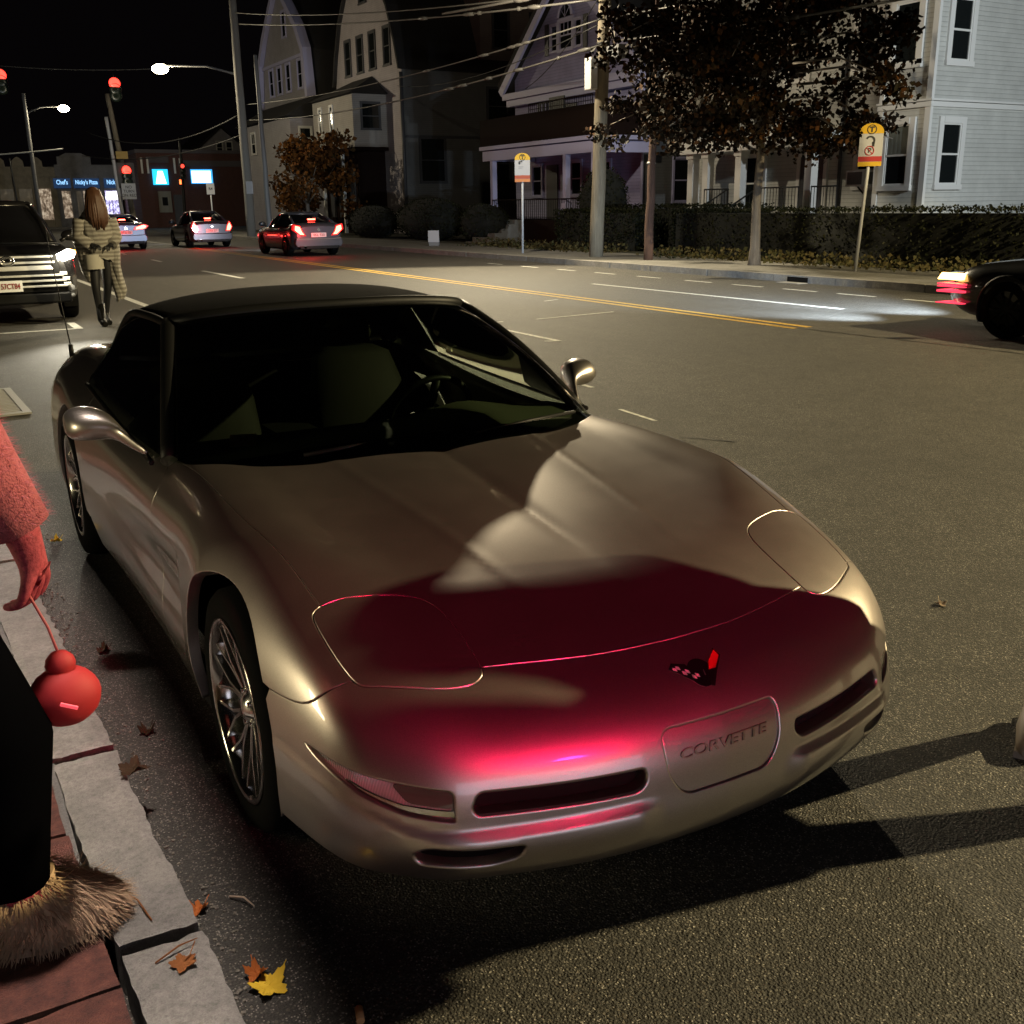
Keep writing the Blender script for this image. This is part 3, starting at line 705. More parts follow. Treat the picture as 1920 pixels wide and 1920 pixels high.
# near pavement: granite kerb stones, stamped brick edge, then brick field
def roughbox(a, b, nx, ny, amp, sk=0.0, seed=1):
    rnd = random.Random(seed); mb = MB(); vs = []; fs = []
    def pt(i, j):
        u, v = i/nx, j/ny; x = a[0]+(b[0]-a[0])*u; y = a[1]+(b[1]-a[1])*v
        ed = i in (0, nx); e2 = j in (0, ny)
        wob = amp*(.6*math.sin(y*6.3+seed)+.3*math.sin(y*17+2*seed)+.35*math.sin(y*71+seed*3))*(1 if i == nx else .4)
        return (x+((rnd.uniform(-1, 1)*amp*.45+wob*.8) if ed else 0)-sk*(y-.1), y+(rnd.uniform(-1, 1)*amp*.8 if e2 else 0), b[2]+rnd.uniform(-1, .2)*amp*.28-(amp*.8 if ed or e2 else 0))
    for j in range(ny+1):
        for i in range(nx+1): vs.append(pt(i, j))
    for j in range(ny):
        for i in range(nx): k = j*(nx+1)+i; fs.append((k, k+1, k+nx+2, k+nx+1))
    rim = [i for i in range(nx+1)]+[j*(nx+1)+nx for j in range(1, ny+1)]+[ny*(nx+1)+i for i in range(nx-1, -1, -1)]+[j*(nx+1) for j in range(ny-1, 0, -1)]
    base = len(vs)
    for k in rim: x, y, z = vs[k]; vs.append((x+rnd.uniform(-1, 1)*amp*.5, y, a[2]))
    n = len(rim)
    for i in range(n): fs.append((rim[i], base+i, base+(i+1) % n, rim[(i+1) % n]))
    mb.add(vs, fs, False); return mb
kb = MB(); ys = [-2.6, -1.1, .44, 1.34, 3.3, 5.2, 7.2, 9.3, 11.4, 13.5, 15.6, 17.7, 19.9, 22, 26, 30, 36, 44, 54, 66]
for i, (y0, y1) in enumerate(zip(ys[:-1], ys[1:])):
    r = roughbox((-1.262, y0+.018, -.05), (-1.10, y1-.018, .130), 6, max(4, min(60, int((y1-y0)/.03))), .007, .036 if y0 < 30 else .036, i+3)
    kb.add(r.v, r.f, False)
tag(kb.build('kerb', GRANITE), kind='structure')
bk = MB(); rr = random.Random(5)
y = -2.4; i = 0
while y < 16:
    y1 = y+.30+rr.uniform(-.01, .01)
    for x0, x1 in ((-1.52, -1.285), (-1.765, -1.535), (-2.01, -1.78), (-2.26, -2.025)):
        q = roughbox((x0, y+.006, .02), (x1, y1-.006, .132), 5, 6, .0045, .036, i); bk.add(q.v, q.f, False); i += 1
    y = y1
tag(bk.build('brick_paving', BRICKP), kind='structure')
slab('pavement_near', (-40, -60, -.1), (-1.30, 71, .108), PAVE)
fk = MB()
y = -40.0; i = 0
while y < 70:
    ln = 2.1 if i % 3 else 1.7
    if not (13.2 < y+ln/2 < 14.6 and False):
        r = roughbox((13.95, y+.012, -.05), (14.115, y+ln-.012, .150), 3, 14, .011, 0, i+50); fk.add(r.v, r.f, False)
    y += ln; i += 1
tag(fk.build('kerb_far', GRANITE), kind='structure')
# painted lines
def worn(name, c):
    m = mat(name, c, .75); v = coords(m); n = noise(m, v, 22, 8, .8); L(m, mixc(m, ramp(m, n, [(.46, (1, 1, 1)), (.66, (0, 0, 0))]), tuple(q*.18 for q in c), c), bsdf(m).inputs['Base Color']); return m
WHITEP = worn('white_road_paint', (.62, .62, .58)); YELP = worn('yellow_road_paint', (.58, .36, .045))
mk = MB(); yl = MB()
def strip(mb, a, b, w):
    a, b = Vector(a), Vector(b); t = (b-a).normalized(); n = Vector((-t.y, t.x))*w/2
    mb.add([(*(a+n), .004), (*(a-n), .004), (*(b-n), .004), (*(b+n), .004)], [(0, 1, 2, 3)])
for x in (8.36, 8.60): strip(yl, (x, 8.4), (x+.45, 46.5), .11)
strip(mk, (1.96, 13.6), (1.80, 44), .13)
for a, b, wd in (((5.23, 27.05), (5.27, 23.28), .13), ((6.22, 11.37), (7.71, 11.57), .055), ((5.5, 11.39), (5.68, 11.37), .06), ((5.23, 10.56), (5.2, 9.09), .075), ((5.2, 9.09), (5.05, 9.2), .05), ((7.8, 13.75), (8.14, 13.87), .06),
                 ((3.32, 5.18), (3.28, 4.65), .035), ((3.71, 6.33), (3.71, 6.15), .05), ((10.62, 16.5), (10.68, 9.8), .11), ((-1.0, 14.2), (.40, 14.2), .11), ((.45, 14.15), (.45, 15.1), .11),
                 ((7.54, 47.5), (9.39, 47.9), .3), ((6.09, 47.5), (5.39, 39.4), .12), ((5.41, 34.7), (5.36, 33), .12), ((9.3, 46.0), (9.0, 66), .13), ((1.9, 46.5), (8.6, 46.5), .4)): strip(mk, a, b, wd)
for y0 in (9.51, 10.95, 12.3, 13.7, 15.2, 16.9, 18.6, 20.3, 22.1, 24.0): strip(mk, (12.66, y0), (12.66, y0+.85), .09)
tag(mk.build('white_road_markings', WHITEP), kind='structure'); tag(yl.build('yellow_road_markings', YELP), kind='structure')
ck_ = MB(); TAR = mat('crack_sealer', (.012, .011, .010), .6)
def wig(mb, pts, w, seed):
    rnd = random.Random(seed)
    P = []
    for a, b in zip(pts[:-1], pts[1:]):
        a, b = Vector(a), Vector(b); n = max(3, int((b-a).length/.12))
        P += [a+(b-a)*i/n+Vector((rnd.uniform(-1, 1), rnd.uniform(-1, 1)))*.018 for i in range(n)]
    for a, b in zip(P[:-1], P[1:]):
        t = (b-a).normalized(); a2, b2 = a-t*.004, b+t*.004; strip(mb, a2, b2, w*rnd.uniform(.5, 1.2))
wig(ck_, [(8.36, 8.8), (8.49, 7.22), (8.62, 5.34), (8.7, 2.0)], .035, 1); wig(ck_, [(8.52, 7.1), (8.83, 6.73), (9.44, 6.05), (9.6, 4)], .03, 2); wig(ck_, [(3.1, 4.1), (3.4, 3.67)], .02, 3)
tag(ck_.build('road_cracks', TAR), kind='structure')
# ================================================================== houses
def siding(name, col, pitch=.115, strength=.9):
    m = mat(name, col, .6); v = coords(m); s = N(m, 'ShaderNodeSeparateXYZ'); L(m, v, s.inputs[0])
    d = N(m, 'ShaderNodeMath', operation='DIVIDE'); d.inputs[1].default_value = pitch; L(m, s.outputs['Z'], d.inputs[0])
    f = N(m, 'ShaderNodeMath', operation='FRACT'); L(m, d.outputs[0], f.inputs[0])
    n = noise(m, v, 1.6, 6, .65); c = ramp(m, n, [(.3, tuple(q*.78 for q in col)), (.7, col)])
    e = ramp(m, f.outputs[0], [(0, (.30, .30, .30)), (.12, (1, 1, 1)), (1, (.93, .93, .93))])
    L(m, mixc(m, .8, c, e, 'MULTIPLY'), bsdf(m).inputs['Base Color'])
    iv = N(m, 'ShaderNodeMath', operation='SUBTRACT'); iv.inputs[0].default_value = 1; L(m, f.outputs[0], iv.inputs[1]); bump(m, iv.outputs[0], strength, .03); return m
SID_W = siding('white_siding', (.62, .62, .58)); SID_L = siding('cool_cast_siding', (.36, .345, .58)); SID_C = siding('cream_siding', (.33, .31, .29), .10, .5); SID_G = siding('grey_siding', (.40, .38, .42), .1, .6)  # bluish siding: cast of a cool light mixed into the paint colour
SID_D = siding('grey_green_siding', (.13, .13, .128), .1, .5)
TRIM = mat('white_trim', (.72, .71, .68), .5); TRIMD = mat('dark_trim', (.05, .05, .055), .5); TRIML = mat('cool_cast_trim', (.42, .41, .62), .5)  # bluish trim carries the same cool light cast in its colour
ROOF = mat('dark_shingles', (.022, .020, .020), .9); PANE = mat('window_pane', (.010, .012, .012), .06, spec=.6); BROWN = mat('dark_brown_boards', (.012, .006, .005), .8, spec=.1)
CURT = mat('curtain', (.14, .15, .13), .9); IRON = mat('black_iron', (.01, .01, .01), .5)
class House:
    def __init__(s, name, base, label, cat='house'):
        s.b = Vector(base); s.root = empty(name, base, label=label, cat=cat)
    def mb(s):
        m = MB(); m.M = Matrix.Translation(-s.b); return m
    def part(s, m, name, mt, parent=None, bevel=0): return m.build(name, mt, parent or s.root, bevel=bevel)
    def window(s, ax, pl, a0, a1, z0, z1, trim=TRIM, tw=.11, rail=True, curtain=False, mull=0, sill=True):
        """a sash window on a wall facing -x (ax 'x') or -y (ax 'y'); a along the wall"""
        def B(m, d0, d1, p0, p1, q0, q1):
            if ax == 'x': m.bb((pl-d1, p0, q0), (pl-d0, p1, q1))
            else: m.bb((p0, pl-d1, q0), (p1, pl-d0, q1))
        m = s.mb()
        B(m, -.02, .06, a0-tw, a0, z0, z1+tw); B(m, -.02, .06, a1, a1+tw, z0, z1+tw); B(m, -.02, .075, a0, a1, z1, z1+tw); B(m, -.02, .09 if sill else .06, a0-tw-.02, a1+tw+.02, z0-tw*.8, z0)
        B(m, .004, .035, a0, a0+.04, z0, z1); B(m, .004, .035, a1-.04, a1, z0, z1); B(m, .004, .035, a0+.04, a1-.04, z1-.04, z1); B(m, .004, .035, a0+.04, a1-.04, z0, z0+.05)
        if rail: B(m, .006, .040, a0+.04, a1-.04, (z0+z1)/2-.025, (z0+z1)/2+.025)
        for k in range(mull): p = a0+(a1-a0)*(k+1)/(mull+1); B(m, .007, .03, p-.012, p+.012, (z0+z1)/2+.025 if rail else z0+.05, z1-.04)
        w_ = s.part(m, 'window', trim)
        p = s.mb(); B(p, .001, .010, a0+.02, a1-.02, z0+.02, z1-.02); s.part(p, 'pane', PANE, w_)
        if curtain:
            c = s.mb(); n = 9
            for k in range(n):
                x0 = a0+.06+(a1-a0-.12)*k/n; B(c, .0105, .0125+.004*(k % 2), x0, x0+(a1-a0-.12)/n*.98, (z0+z1)/2+.03, z1-.05)
            s.part(c, 'curtain', CURT, w_)
        return w_
# --- pale clapboard house on the right
h = House('clapboard_house', (22, 17.95, 0), 'pale clapboard house with a bay, porch and air conditioner behind the long hedge')
m = h.mb(); m.bb((22, 17.95, 0), (33, 19.58, 9.2)); m.bb((22.8, 19.58, 0), (33, 28.2, 9.2)); h.part(m, 'wall', SID_W)
m = h.mb(); m.bb((21.96, 17.91, 0), (22.06, 18.08, 9.2)); h.part(m, 'corner_board', TRIM)
m = h.mb(); m.bb((21.965, 19.46, 0), (22.10, 19.62, 9.2)); h.part(m, 'corner_board', TRIM)
m = h.mb(); m.bb((22.755, 28.08, 0), (22.9, 28.26, 9.2)); h.part(m, 'corner_board', TRIM)
m = h.mb(); m.bb((21.93, 17.88, 3.86), (33, 19.64, 3.98)); m.bb((21.90, 17.85, 4.0), (33, 19.66, 4.05)); h.part(m, 'belt_course', TRIM)
m = h.mb(); m.prism([(21.3, 9.2), (33.7, 9.2), (27.5, 13.6)], 17.4, 28.8, 'Y'); h.part(m, 'roof', ROOF)
for z0, z1 in ((1.93, 3.47), (4.98, 6.45)):
    h.window('x', 22, 18.52, 19.27, z0, z1, tw=.17, curtain=z0 < 3); h.window('y', 17.95, 22.52, 23.24, z0, z1, tw=.16)
    h.window('y', 17.95, 27.2, 27.95, z0, z1, tw=.16)
h.window('x', 22.8, 20.50, 21.30, 5.1, 6.55, tw=.14); h.window('x', 22.8, 23.2, 24.0, 5.1, 6.55, tw=.14); h.window('x', 22.8, 25.9, 26.6, 5.1, 6.5, tw=.14)
h.window('x', 22.8, 20.2, 20.98, 1.95, 3.4, tw=.13); h.window('x', 22.8, 24.9, 25.75, 1.3, 2.95, tw=.15)
m = h.mb(); m.bb((22.74, 22.25, .75), (22.82, 23.2, 2.85)); h.part(m, 'door', TRIMD)
m = h.mb(); m.bb((22.72, 22.1, .75), (22.80, 22.24, 3.0)); m.bb((22.72, 23.21, .75), (22.80, 23.35, 3.0)); m.bb((22.72, 22.24, 2.86), (22.80, 23.21, 3.0)); h.part(m, 'door_frame', TRIM)
m = h.mb(); m.bb((21.0, 21.0, 0), (22.79, 26.6, .75)); h.part(m, 'porch_floor', PAVE)
m = h.mb(); m.bb((20.85, 20.9, 3.05), (22.79, 26.75, 3.5)); h.part(m, 'porch_roof', TRIM)
for y in (21.15, 24.1, 25.65, 26.4):
    m = h.mb(); m.bb((21.02, y-.13, .75), (21.28, y+.13, 3.05)); m.bb((20.98, y-.17, .75), (21.32, y+.17, .98)); m.bb((20.98, y-.17, 2.9), (21.32, y+.17, 3.05)); h.part(m, 'porch_post', TRIM)
def railing(hh, pts, z0, z1, n, name='railing', mt=IRON):
    m = hh.mb(); (x0, y0), (x1, y1) = pts
    za = z0 if isinstance(z0, tuple) else (z0, z0); zb = z1 if isinstance(z1, tuple) else (z1, z1)
    m.tube([(x0, y0, zb[0]), (x1, y1, zb[1])], .025, 6); m.tube([(x0, y0, za[0]+.1), (x1, y1, za[1]+.1)], .015, 6)
    for i in range(n+1):
        t = i/n; x, y = x0+(x1-x0)*t, y0+(y1-y0)*t; m.cyl((x, y, za[0]+(za[1]-za[0])*t), (x, y, zb[0]+(zb[1]-zb[0])*t), .016 if i in (0, n) else .010, 5)
    return hh.part(m, name, mt)
railing(h, ((20.9, 21.35), (20.9, 23.0)), .75, 1.95, 13); railing(h, ((20.9, 24.4), (20.9, 25.5)), .75, 1.95, 9)
railing(h, ((20.9, 23.05), (19.3, 23.05)), (.75, .15), (1.95, 1.15), 11); railing(h, ((20.9, 24.35), (19.3, 24.35)), (.75, .15), (1.95, 1.15), 11); railing(h, ((20.95, 19.95), (20.95, 20.9)), .75, 1.95, 8)
m = h.mb()
for k in range(4): m.bb((20.9-.32*(k+1), 23.1, .0), (20.9-.32*k, 24.3, .72-.17*k))
h.part(m, 'steps', PAVE)
m = h.mb(); m.tube([(22.72, 21.6, 0.2), (22.72, 21.6, 6)], .05, 8); h.part(m, 'downpipe', TRIMD)
# air conditioner hanging in the window
ac = empty('air_conditioner', (22.75, 20.55, 1.94), label='white air conditioner sticking out of the clapboard house window', cat='air conditioner')
m = MB(); m.bb((-.50, -.33, 0), (.0, .33, .44)); m.bb((-.02, -.42, .44), (.02, .42, .48)); m.build('casing', TRIM, ac, bevel=.01)
m = MB(); m.bb((-.512, -.27, .05), (-.505, .27, .39)); m.build('grille', mat('ac_grille', (.13, .11, .10), .7), ac)
m = MB(); m.bb((-.42, -.338, .06), (-.08, -.331, .38)); m.build('side_vent', mat('ac_vent', (.16, .16, .15), .7), ac)
m = MB(); m.tube([(-.35, 0, -.01), (.0, 0, -.28)], .02, 6); m.build('bracket', IRON, ac)
# --- gable house in the middle, cool light tinted into its paint
h = House('gable_house', (22, 30.3, 0), 'cool lit white house with a steep gable, arched window and a dark upstairs porch')
m = h.mb(); m.bb((22, 30.3, 0), (36, 39.5, 6.6)); h.part(m, 'side_wall', SID_D)
m = h.mb(); m.bb((21.97, 30.3, 0), (21.999, 39.5, 6.6)); m.prism([(30.3, 6.601), (39.5, 6.601), (34.9, 10.35)], 21.97, 22.2, 'X'); h.part(m, 'front_wall', SID_L)
m = h.mb()
for a, b in (((29.75, 6.20), (34.9, 10.45)), ((40.05, 6.20), (34.9, 10.45))):
    m.prism([a, b, (b[0], b[1]+.28), (a[0]+(a[0]-34.9)*.02, a[1]+.28)], 21.5, 36.5, 'X')
h.part(m, 'roof', ROOF)
m = h.mb()
for sgn in (1, -1):
    a = (34.9-sgn*5.12, 6.22); b = (34.9, 10.42); m.prism([(a[0], a[1]-.02), (b[0], b[1]-.02), (b[0], b[1]-.34), (a[0]+sgn*.25, a[1]-.25)], 21.44, 21.56, 'X')
h.part(m, 'rake_board', TRIML)
m = h.mb(); m.bb((21.6, 30.2, 5.55), (21.965, 39.6, 5.80)); m.bb((21.45, 30.1, 5.81), (21.965, 39.7, 6.05)); h.part(m, 'cornice', TRIML)
h.window('x', 21.965, 34.98, 35.86, 7.35, 8.35, TRIML, .12, mull=2)
m = h.mb(); m.prism([(35.42+.44*math.cos(a), 8.50+.44*math.sin(a)) for a in np.linspace(0, PI, 17)], 21.90, 21.93, 'X'); ar = h.part(m, 'arched_pane', PANE)
m = h.mb(); m.tube([(21.90, 35.42+.49*math.cos(a), 8.50+.49*math.sin(a)) for a in np.linspace(0, PI, 17)], .06, 6)
for a in (.25, .5, .75): m.tube([(21.89, 35.42, 8.5), (21.89, 35.42+.44*math.cos(PI*a), 8.5+.44*math.sin(PI*a))], .012, 4)
h.part(m, 'fan_frame', TRIML, ar)
for y in (36.0, 34.25):
    h.window('x', 21.965, y+.06, y+.5, 7.35, 8.3, TRIML, .07)
    m = h.mb(); yy = y+.68 if y > 35 else y-.36; m.bb((21.90, yy, 7.25), (21.95, yy+.26, 8.4)); h.part(m, 'shutter', TRIMD)
h.window('x', 21.965, 33.3, 34.0, 4.0, 5.2, TRIML, .1); h.window('x', 21.965, 31.2, 31.9, 4.0, 5.2, TRIML, .1)
m = h.mb(); m.bb((21.9, 34.6, 3.8), (21.964, 35.5, 5.35)); h.part(m, 'upper_door', TRIMD)
m = h.mb(); m.bb((19.5, 29.7, 3.70), (21.96, 38.2, 3.84)); m.bb((19.6, 29.8, 3.28), (19.85, 38.1, 3.66)); m.bb((19.86, 29.82, 3.28), (21.96, 30.05, 3.66)); m.bb((19.86, 37.85, 3.28), (21.96, 38.08, 3.66)); h.part(m, 'porch_roof', TRIML)
for y in (37.4, 31.85, 30.0):
    m = h.mb(); m.bb((19.62, y-.1, 1.4), (19.82, y+.1, 3.28)); m.bb((19.58, y-.14, 1.4), (19.86, y+.14, 1.6)); h.part(m, 'porch_post', TRIML)
m = h.mb(); m.bb((19.5, 29.7, .0), (21.96, 38.2, 1.0)); h.part(m, 'porch_base', BROWN)
railing(h, ((19.6, 30), (19.6, 37.3)), 1.0, 1.75, 48, 'porch_railing', BROWN)
m = h.mb(); m.bb((19.5, 29.75, 3.86), (19.56, 38.1, 4.85)); m.bb((19.57, 29.75, 3.86), (21.96, 29.81, 4.85)); m.bb((19.57, 38.05, 3.86), (21.96, 38.1, 4.85)); h.part(m, 'deck_wall', BROWN)
railing(h, ((19.53, 29.9), (19.53, 34.2)), 4.86, 5.15, 30, 'deck_railing', BROWN)
m = h.mb(); m.bb((20.6, 34.3, 4.7), (21.2, 35.4, 4.75)); m.bb((21.15, 34.3, 4.75), (21.2, 35.4, 5.55))
for yy in (34.4, 34.65, 34.9, 35.15, 35.3): m.bb((20.6, yy, 3.9), (20.65, yy+.05, 5.3))
m.bb((20.58, 34.3, 5.28), (20.68, 35.4, 5.34)); h.part(m, 'deck_screen', IRON)
h.window('x', 21.965, 37.3, 38.0, 1.9, 3.1, TRIML, .1); h.window('x', 21.965, 34.3, 35.0, 1.9, 3.15, TRIML, .1); h.window('x', 21.965, 32.3, 33.0, 1.9, 3.1, TRIML, .1)
m = h.mb(); m.bb((21.90, 36.0, 1.0), (21.964, 36.85, 3.1)); h.part(m, 'front_door', TRIMD)
m = h.mb(); m.tube([(21.93, 30.26, .2), (21.93, 30.26, 6)], .06, 8); h.part(m, 'downpipe', TRIML)
for a0 in (23.4, 27.0):
    for z0 in (1.6, 4.2): h.window('y', 30.3, a0, a0+.9, z0, z0+1.5, TRIMD if z0 > 3 else TRIML, .08)
m = h.mb()
for k in range(6): m.bb((19.45-.30*(k+1), 34.7, 0), (19.45-.30*k, 36.0, 1.0-.16*k))
h.part(m, 'steps', PAVE)
# --- gambrel house
h = House('gambrel_house', (22, 51.3, 0), 'tall house with a barn shaped gable over a cream two storey bay')
GB = [(51.3, 8.35), (60.8, 8.35), (60.3, 9.8), (59.5, 11.5), (58.0, 13.3), (56.05, 14.6), (54.1, 13.3), (52.6, 11.5), (51.8, 9.8)]
m = h.mb(); m.prism(GB, 22, 34, 'X'); m.bb((22, 51.31, 0), (34, 60.79, 8.345)); h.part(m, 'side_wall', SID_D)
m = h.mb(); m.prism(GB, 21.96, 21.995, 'X'); m.bb((21.96, 51.3, 0), (21.995, 60.8, 8.345)); h.part(m, 'front_wall', siding('pinkish_siding', (.44, .40, .42), .1, .5))
m = h.mb(); g2 = GB[2:]+[GB[0]]; seq = [GB[1]]+GB[2:]+[GB[0]]
for a, b in zip(seq[:-1], seq[1:]):
    cx, cz = 56.05, 9; da = Vector((a[0]-cx, a[1]-cz)).normalized()*.16; db = Vector((b[0]-cx, b[1]-cz)).normalized()*.16
    m.prism([a, b, (b[0]+db.x, b[1]+db.y), (a[0]+da.x, a[1]+da.y)], 21.75, 34.3, 'X')
h.part(m, 'roof', ROOF)
for y in (58.25, 56.4, 54.6, 52.6): h.window('x', 21.955, y, y+.78, 8.75, 10.55, TRIMD, .11)
h.window('x', 21.955, 55.6, 56.5, 12.2, 13.4, TRIMD, .1)
m = h.mb(); m.bb((20, 53.4, 4.65), (21.95, 59.7, 7.3)); h.part(m, 'bay', SID_C)
m = h.mb(); m.bb((20.35, 53.9, 0), (21.95, 59.4, 4.45)); m.bb((19.95, 53.35, 4.46), (21.95, 59.75, 4.64)); h.part(m, 'bay_base', BROWN)
m = h.mb(); vs = [(19.7, 53.1, 7.31), (21.94, 53.1, 7.31), (21.94, 60.0, 7.31), (19.7, 60.0, 7.31), (21.94, 55.2, 8.4), (21.94, 58, 8.4)]; m.add(vs, [(0, 1, 4), (0, 4, 5, 3), (3, 5, 2), (0, 3, 2, 1)], False); h.part(m, 'bay_roof', ROOF)
for y in (58.2, 56.4): h.window('x', 19.995, y, y+.42, 5.5, 6.9, TRIM, .08)
h.window('y', 53.4, 20.5, 21.5, 5.55, 6.85, TRIMD, .08)
for y in (58.0, 56.6, 54.8): m = h.mb(); m.bb((20.31, y-.4, 1.0), (20.345, y+.4, 3.6)); h.part(m, 'door', TRIMD)
for y in (58.8, 55.6): m = h.mb(); m.bb((20.05, y-.08, 0), (20.2, y+.08, 4.45)); h.part(m, 'porch_post', TRIM)
h.window('y', 51.29, 22.9, 24.3, 2.8, 5.0, TRIMD, .1); h.window('y', 51.29, 27.2, 28.3, 2.6, 4.9, TRIMD, .1); h.window('y', 51.29, 27.0, 28.2, 5.8, 7.6, TRIMD, .1)
m = h.mb(); m.bb((22, 51.20, 5.02), (34, 51.28, 5.14)); h.part(m, 'belt_course', TRIMD)
m = h.mb(); m.tube([(21.9, 51.22, .1), (21.9, 51.22, 8.2)], .10, 8); h.part(m, 'downpipe', TRIMD)
m = h.mb(); m.bb((26.5, 51.1, 9.0), (32.5, 53.6, 12.2)); dm = h.part(m, 'dormer', siding('dormer_siding', (.20, .16, .15), .1, .5))
for a0 in (27.3, 29.6, 31.3): h.window('y', 51.1, a0, a0+.9, 9.6, 11.4, TRIMD, .1)
m = h.mb(); m.bb((26.2, 50.8, 12.21), (32.8, 53.8, 12.4)); h.part(m, 'dormer_roof', ROOF)
# --- tall pointed gable at the far left
h = House('pointed_house', (22, 65.8, 0), 'narrow grey house with a tall pointed gable left of the barn shaped one')
GB = [(65.8, 8.3), (75.6, 8.3), (75.1, 11.0), (73.9, 12.4), (70.6, 15.4), (67.2, 12.4), (66.2, 11.0)]
m = h.mb(); m.prism(GB, 22, 34, 'X'); m.bb((22, 65.81, 0), (34, 75.59, 8.295)); h.part(m, 'wall', SID_G)
m = h.mb(); seq = GB[1:]+[GB[0]]
for a, b in zip(seq[:-1], seq[1:]):
    da = Vector((a[0]-70.7, a[1]-9)).normalized()*.3; db = Vector((b[0]-70.7, b[1]-9)).normalized()*.3
    m.prism([a, b, (b[0]+db.x, b[1]+db.y), (a[0]+da.x, a[1]+da.y)], 22.3, 34.3, 'X')
h.part(m, 'roof', ROOF)
m = h.mb()
for a, b in zip(seq[:-1], seq[1:]):
    da = Vector((a[0]-70.7, a[1]-9)).normalized()*.45; db = Vector((b[0]-70.7, b[1]-9)).normalized()*.45
    m.prism([a, b, (b[0]+db.x, b[1]+db.y), (a[0]+da.x, a[1]+da.y)], 21.7, 22.28, 'X')
m.bb((21.9, 65.9, 10.75), (21.99, 75.5, 10.95)); h.part(m, 'rake_board', TRIML)
for y in (73.0, 71.2, 69.3, 66.9): h.window('x', 21.995, y, y+.8, 8.95, 10.6, TRIML, .12)
h.window('x', 21.995, 69.6, 70.3, 12.3, 13.8, TRIML, .1)
m = h.mb(); m.bb((20, 64.0, 0), (21.95, 75, 6.9)); h.part(m, 'bay', SID_G)
m = h.mb(); m.prism([(19.6, 6.95), (21.95, 6.95), (21.95, 8.25)], 63.6, 75.3, 'Y'); h.part(m, 'bay_roof', ROOF)
for y in (73.6, 71.6): h.window('x', 19.995, y, y+.9, 5.1, 6.4, TRIM, .1, mull=1)
h.window('y', 64.0, 20.6, 21.3, 5.1, 6.3, TRIM, .1)
# --- far houses behind the corner
h = House('far_house', (26, 112, 0), 'small white gabled house far behind the bank corner')
m = h.mb(); m.prism([(25.2, 6.9), (31.4, 6.9), (28.3, 9.5)], 112, 122, 'Y'); m.bb((25.3, 112.01, 0), (31.3, 122, 6.89)); h.part(m, 'wall', SID_G)
m = h.mb()
for sg in (1, -1): m.prism([(28.3, 9.55), (28.3+sg*3.4, 6.7), (28.3+sg*3.4, 6.95), (28.3, 9.8)], 111.7, 122.3, 'Y')
h.part(m, 'roof', ROOF)
h.window('y', 112, 27.7, 28.3, 7.0, 8.2, TRIM, .08); h.window('y', 112, 28.7, 29.3, 7.0, 8.2, TRIM, .08)
# --- brick bank corner with lit signs
def brickwall():
    m = mat('brick_wall', (.09, .03, .025), .85); v = coords(m, 'Object', (1, 1, 1)); b = N(m, 'ShaderNodeTexBrick'); mp = N(m, 'ShaderNodeMapping'); mp.inputs['Rotation'].default_value = (R(90), 0, 0)
    L(m, v, mp.inputs[0]); L(m, mp.outputs[0], b.inputs['Vector']); b.inputs['Color1'].default_value = (.095, .030, .024, 1); b.inputs['Color2'].default_value = (.065, .022, .018, 1); b.inputs['Mortar'].default_value = (.12, .09, .08, 1); b.inputs['Scale'].default_value = 4
    L(m, b.outputs[0], bsdf(m).inputs['Base Color']); return m
BRW = brickwall()
h = House('bank_building', (16.8, 97, 0), 'dark brick corner bank with two glowing blue white signs', 'building')
m = h.mb(); m.bb((16.8, 97, 0), (27, 110, 6.3)); h.part(m, 'wall', BRW)
m = h.mb(); m.bb((16.7, 96.9, 6.31), (27.1, 110, 6.6)); m.bb((17.6, 96.93, 5.5), (19.5, 96.99, 6.0)); m.bb((20.3, 96.92, 5.2), (26.9, 96.99, 5.7)); h.part(m, 'cornice', mat('stone_grey', (.10, .09, .10), .8))
for x in (17.1, 17.6, 19.9, 20.4): m = h.mb(); m.bb((x, 96.9, 4.6), (x+.16, 96.99, 5.9)); h.part(m, 'pilaster_cap', TRIM)
def litsign(hh, a, b, c, s, name):
    m = hh.mb(); m.bb(a, b); return hh.part(m, name, mat(name+'_glow', c, .4, emit=c, es=s))
sg1 = litsign(h, (18.0, 96.80, 3.65), (19.3, 96.95, 4.95), (.02, .42, .85), 2.0, 'blue_sign')
m = h.mb(); m.prism([(18.2, 3.75), (19.1, 3.75), (18.85, 4.8), (18.45, 4.8)], 96.77, 96.795, 'Y'); h.part(m, 'sign_panel', mat('sign_white_glow', (.8, .95, 1), .4, emit=(.75, .92, 1), es=3.2), sg1)
sg2 = litsign(h, (21.3, 96.80, 3.75), (23.2, 96.95, 4.95), (.05, .35, .8), 1.6, 'white_sign_case')
m = h.mb(); m.bb((21.36, 96.77, 3.82), (23.02, 96.795, 4.82)); h.part(m, 'sign_panel', MATS['sign_white_glow'], sg2)
m = h.mb(); m.bb((18.3, 96.85, 1.3), (19.4, 96.98, 3.1)); h.part(m, 'cash_machine', mat('atm_grey', (.22, .22, .20), .6))
m = h.mb(); m.bb((18.6, 96.80, 1.9), (19.05, 96.84, 2.6)); h.part(m, 'machine_screen', PANE)
m = h.mb(); m.bb((19.6, 96.9, .2), (20.4, 96.985, 2.8)); h.part(m, 'door', TRIMD)
